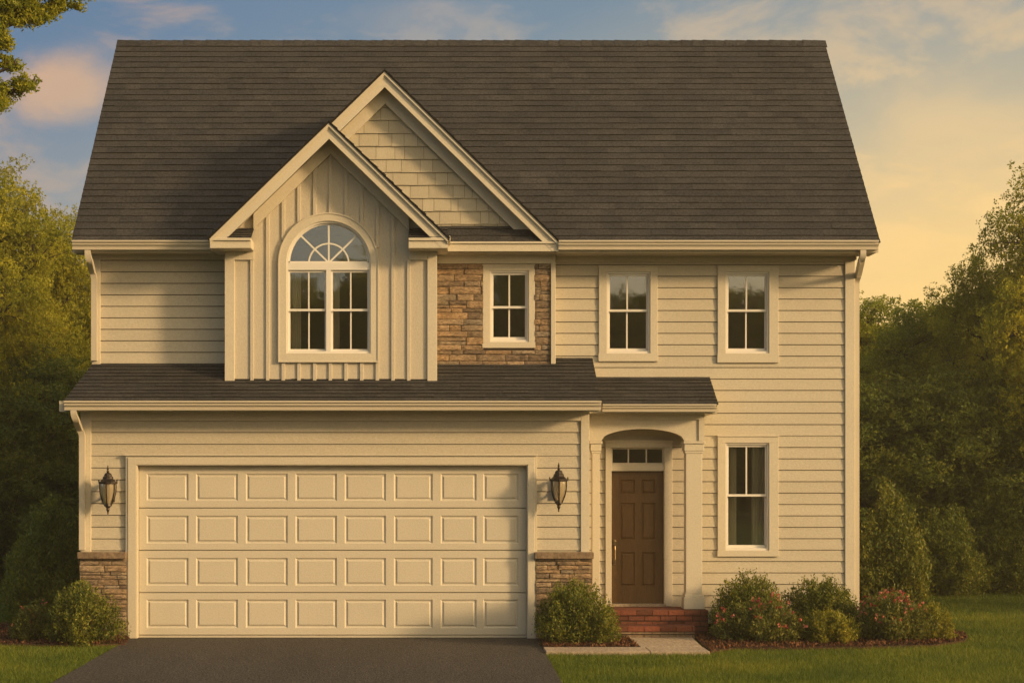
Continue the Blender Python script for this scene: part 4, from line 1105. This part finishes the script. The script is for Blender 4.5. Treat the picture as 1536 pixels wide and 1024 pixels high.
base = ramp(n, [(0, (1.15, .70, .18)), (.15, (.95, .63, .23)), (.28, (.48, .42, .29)), (.46, (.15, .225, .30)), (.66, (.085, .165, .29)), (1, (.13, .19, .28))]); L(ln.outputs['Value'], base.inputs[0])
sp = N(n, 'ShaderNodeSeparateXYZ'); L(dirv, sp.inputs[0])
hz = N(n, 'ShaderNodeMapRange', interpolation_type='SMOOTHSTEP', inp={1: .26, 2: .0, 3: 0.0, 4: .75}); L(sp.outputs[2], hz.inputs[0])
hcol = ramp(n, [(0, (1.2, .74, .22)), (.42, (.74, .56, .31)), (.8, (.29, .32, .33))]); L(ln.outputs['Value'], hcol.inputs[0])
mx = N(n, 'ShaderNodeMix', data_type='RGBA'); L(hz.outputs[0], mx.inputs[0]); L(base.outputs[0], mx.inputs[6]); L(hcol.outputs[0], mx.inputs[7])
# clouds
mp = N(n, 'ShaderNodeMapping'); mp.inputs[3].default_value = (3.2, 3.2, 7.5); mp.inputs[1].default_value = (.3, .1, .7); mp.inputs[2].default_value = (0, R(-22), 0); L(dirv, mp.inputs[0])
cn = N(n, 'ShaderNodeTexNoise', inp={2: 3.4, 3: 8.0, 4: .6, 8: .4}); L(mp.outputs[0], cn.inputs[0])
cr1 = N(n, 'ShaderNodeMapRange', interpolation_type='SMOOTHSTEP', inp={1: .46, 2: .64, 3: 0, 4: .9}); L(cn.outputs[0], cr1.inputs[0])
def blob(px, py, sx, sz, amp):
    d = Vector(((px-VX)/F, 1, (VY-py)/F)).normalized()
    a = vm('SUBTRACT', dirv, tuple(d)); a2 = vm('MULTIPLY', a.outputs[0], (1/sx, 1, 1/sz)); le = vm('LENGTH', a2.outputs[0])
    nn = mth('MULTIPLY_ADD', cn.outputs[0], 2.2, mth('SUBTRACT', 1.0-1.1, le.outputs['Value']))
    q = N(n, 'ShaderNodeMapRange', interpolation_type='SMOOTHSTEP', inp={1: -.25, 2: .75, 3: 0, 4: amp}); L(nn, q.inputs[0]); return q.outputs[0]
cl = mth('MAXIMUM', blob(100, 130, .036, .024, .95), blob(1420, 180, .05, .03, .35))
cl = mth('MAXIMUM', cl, blob(640, 30, .05, .014, .22))
cl = mth('MAXIMUM', cl, mth('MULTIPLY', cr1.outputs[0], .5))
ccol = ramp(n, [(0, (1.25, .78, .23)), (.3, (1.0, .64, .26)), (.5, (.50, .39, .29)), (.66, (.62, .36, .21)), (.8, (.5, .33, .22)), (1, (.32, .28, .27))]); L(ln.outputs['Value'], ccol.inputs[0])
mc = N(n, 'ShaderNodeMix', data_type='RGBA'); L(cl, mc.inputs[0]); L(mx.outputs[2], mc.inputs[6]); L(ccol.outputs[0], mc.inputs[7])
bk = N(n, 'ShaderNodeMapRange', interpolation_type='SMOOTHSTEP', inp={1: .35, 2: -.35, 3: 0, 4: 1}); L(sp.outputs[1], bk.inputs[0])
dt = N(n, 'ShaderNodeVectorMath', operation='DOT_PRODUCT'); L(dirv, dt.inputs[0]); dt.inputs[1].default_value = tuple(sd)
bcol = ramp(n, [(0, (.30, .35, .39)), (.40, (.44, .455, .42)), (.7, (1.2, .96, .58)), (.88, (2.3, 1.7, .88)), (1, (3.4, 2.4, 1.15))]); L(dt.outputs['Value'], bcol.inputs[0])
mb_ = N(n, 'ShaderNodeMix', data_type='RGBA'); L(bk.outputs[0], mb_.inputs[0]); L(mc.outputs[2], mb_.inputs[6]); L(bcol.outputs[0], mb_.inputs[7]); mc = mb_
sc = vm('SCALE', mc.outputs[2]); sc.inputs['Scale'].default_value = 8.0
mf = N(n, 'ShaderNodeMix', data_type='RGBA'); mf.inputs[0].default_value = .88; L(sky.outputs[0], mf.inputs[6]); L(sc.outputs[0], mf.inputs[7])
bg = N(n, 'ShaderNodeBackground', inp={1: .1}); L(mf.outputs[2], bg.inputs[0]); ow = N(n, 'ShaderNodeOutputWorld'); L(bg.outputs[0], ow.inputs[0])

hb = MB(); hb.box(-400, 400, -300, 600, -1.05, 13.0)
m, hn = nt('evening_haze'); pv = N(hn, 'ShaderNodeVolumePrincipled', inp={'Density': .0016, 'Anisotropy': .35, 'Color': (1.0, .86, .62, 1)}); ho = N(hn, 'ShaderNodeOutputMaterial'); hn.links.new(pv.outputs[0], ho.inputs['Volume'])
tag(hb.build('haze', m), 'thin golden evening haze in the air', 'haze', kind='stuff')
cam = bpy.data.cameras.new('camera'); co = bpy.data.objects.new('camera', cam); col.objects.link(co)
co.location = (0, -D0, CZ); co.rotation_euler = (R(90), 0, 0); cam.sensor_width = 36; cam.lens = F/1536*36
cam.shift_x = (768-VX)/1536; cam.shift_y = (VY-512)/1536; cam.clip_end = 4000
scene.camera = co
scene.view_settings.view_transform = 'Standard'; scene.view_settings.look = 'None'; scene.view_settings.gamma = 1; scene.view_settings.exposure = .52
scene.render.resolution_x = 1024; scene.render.resolution_y = 682
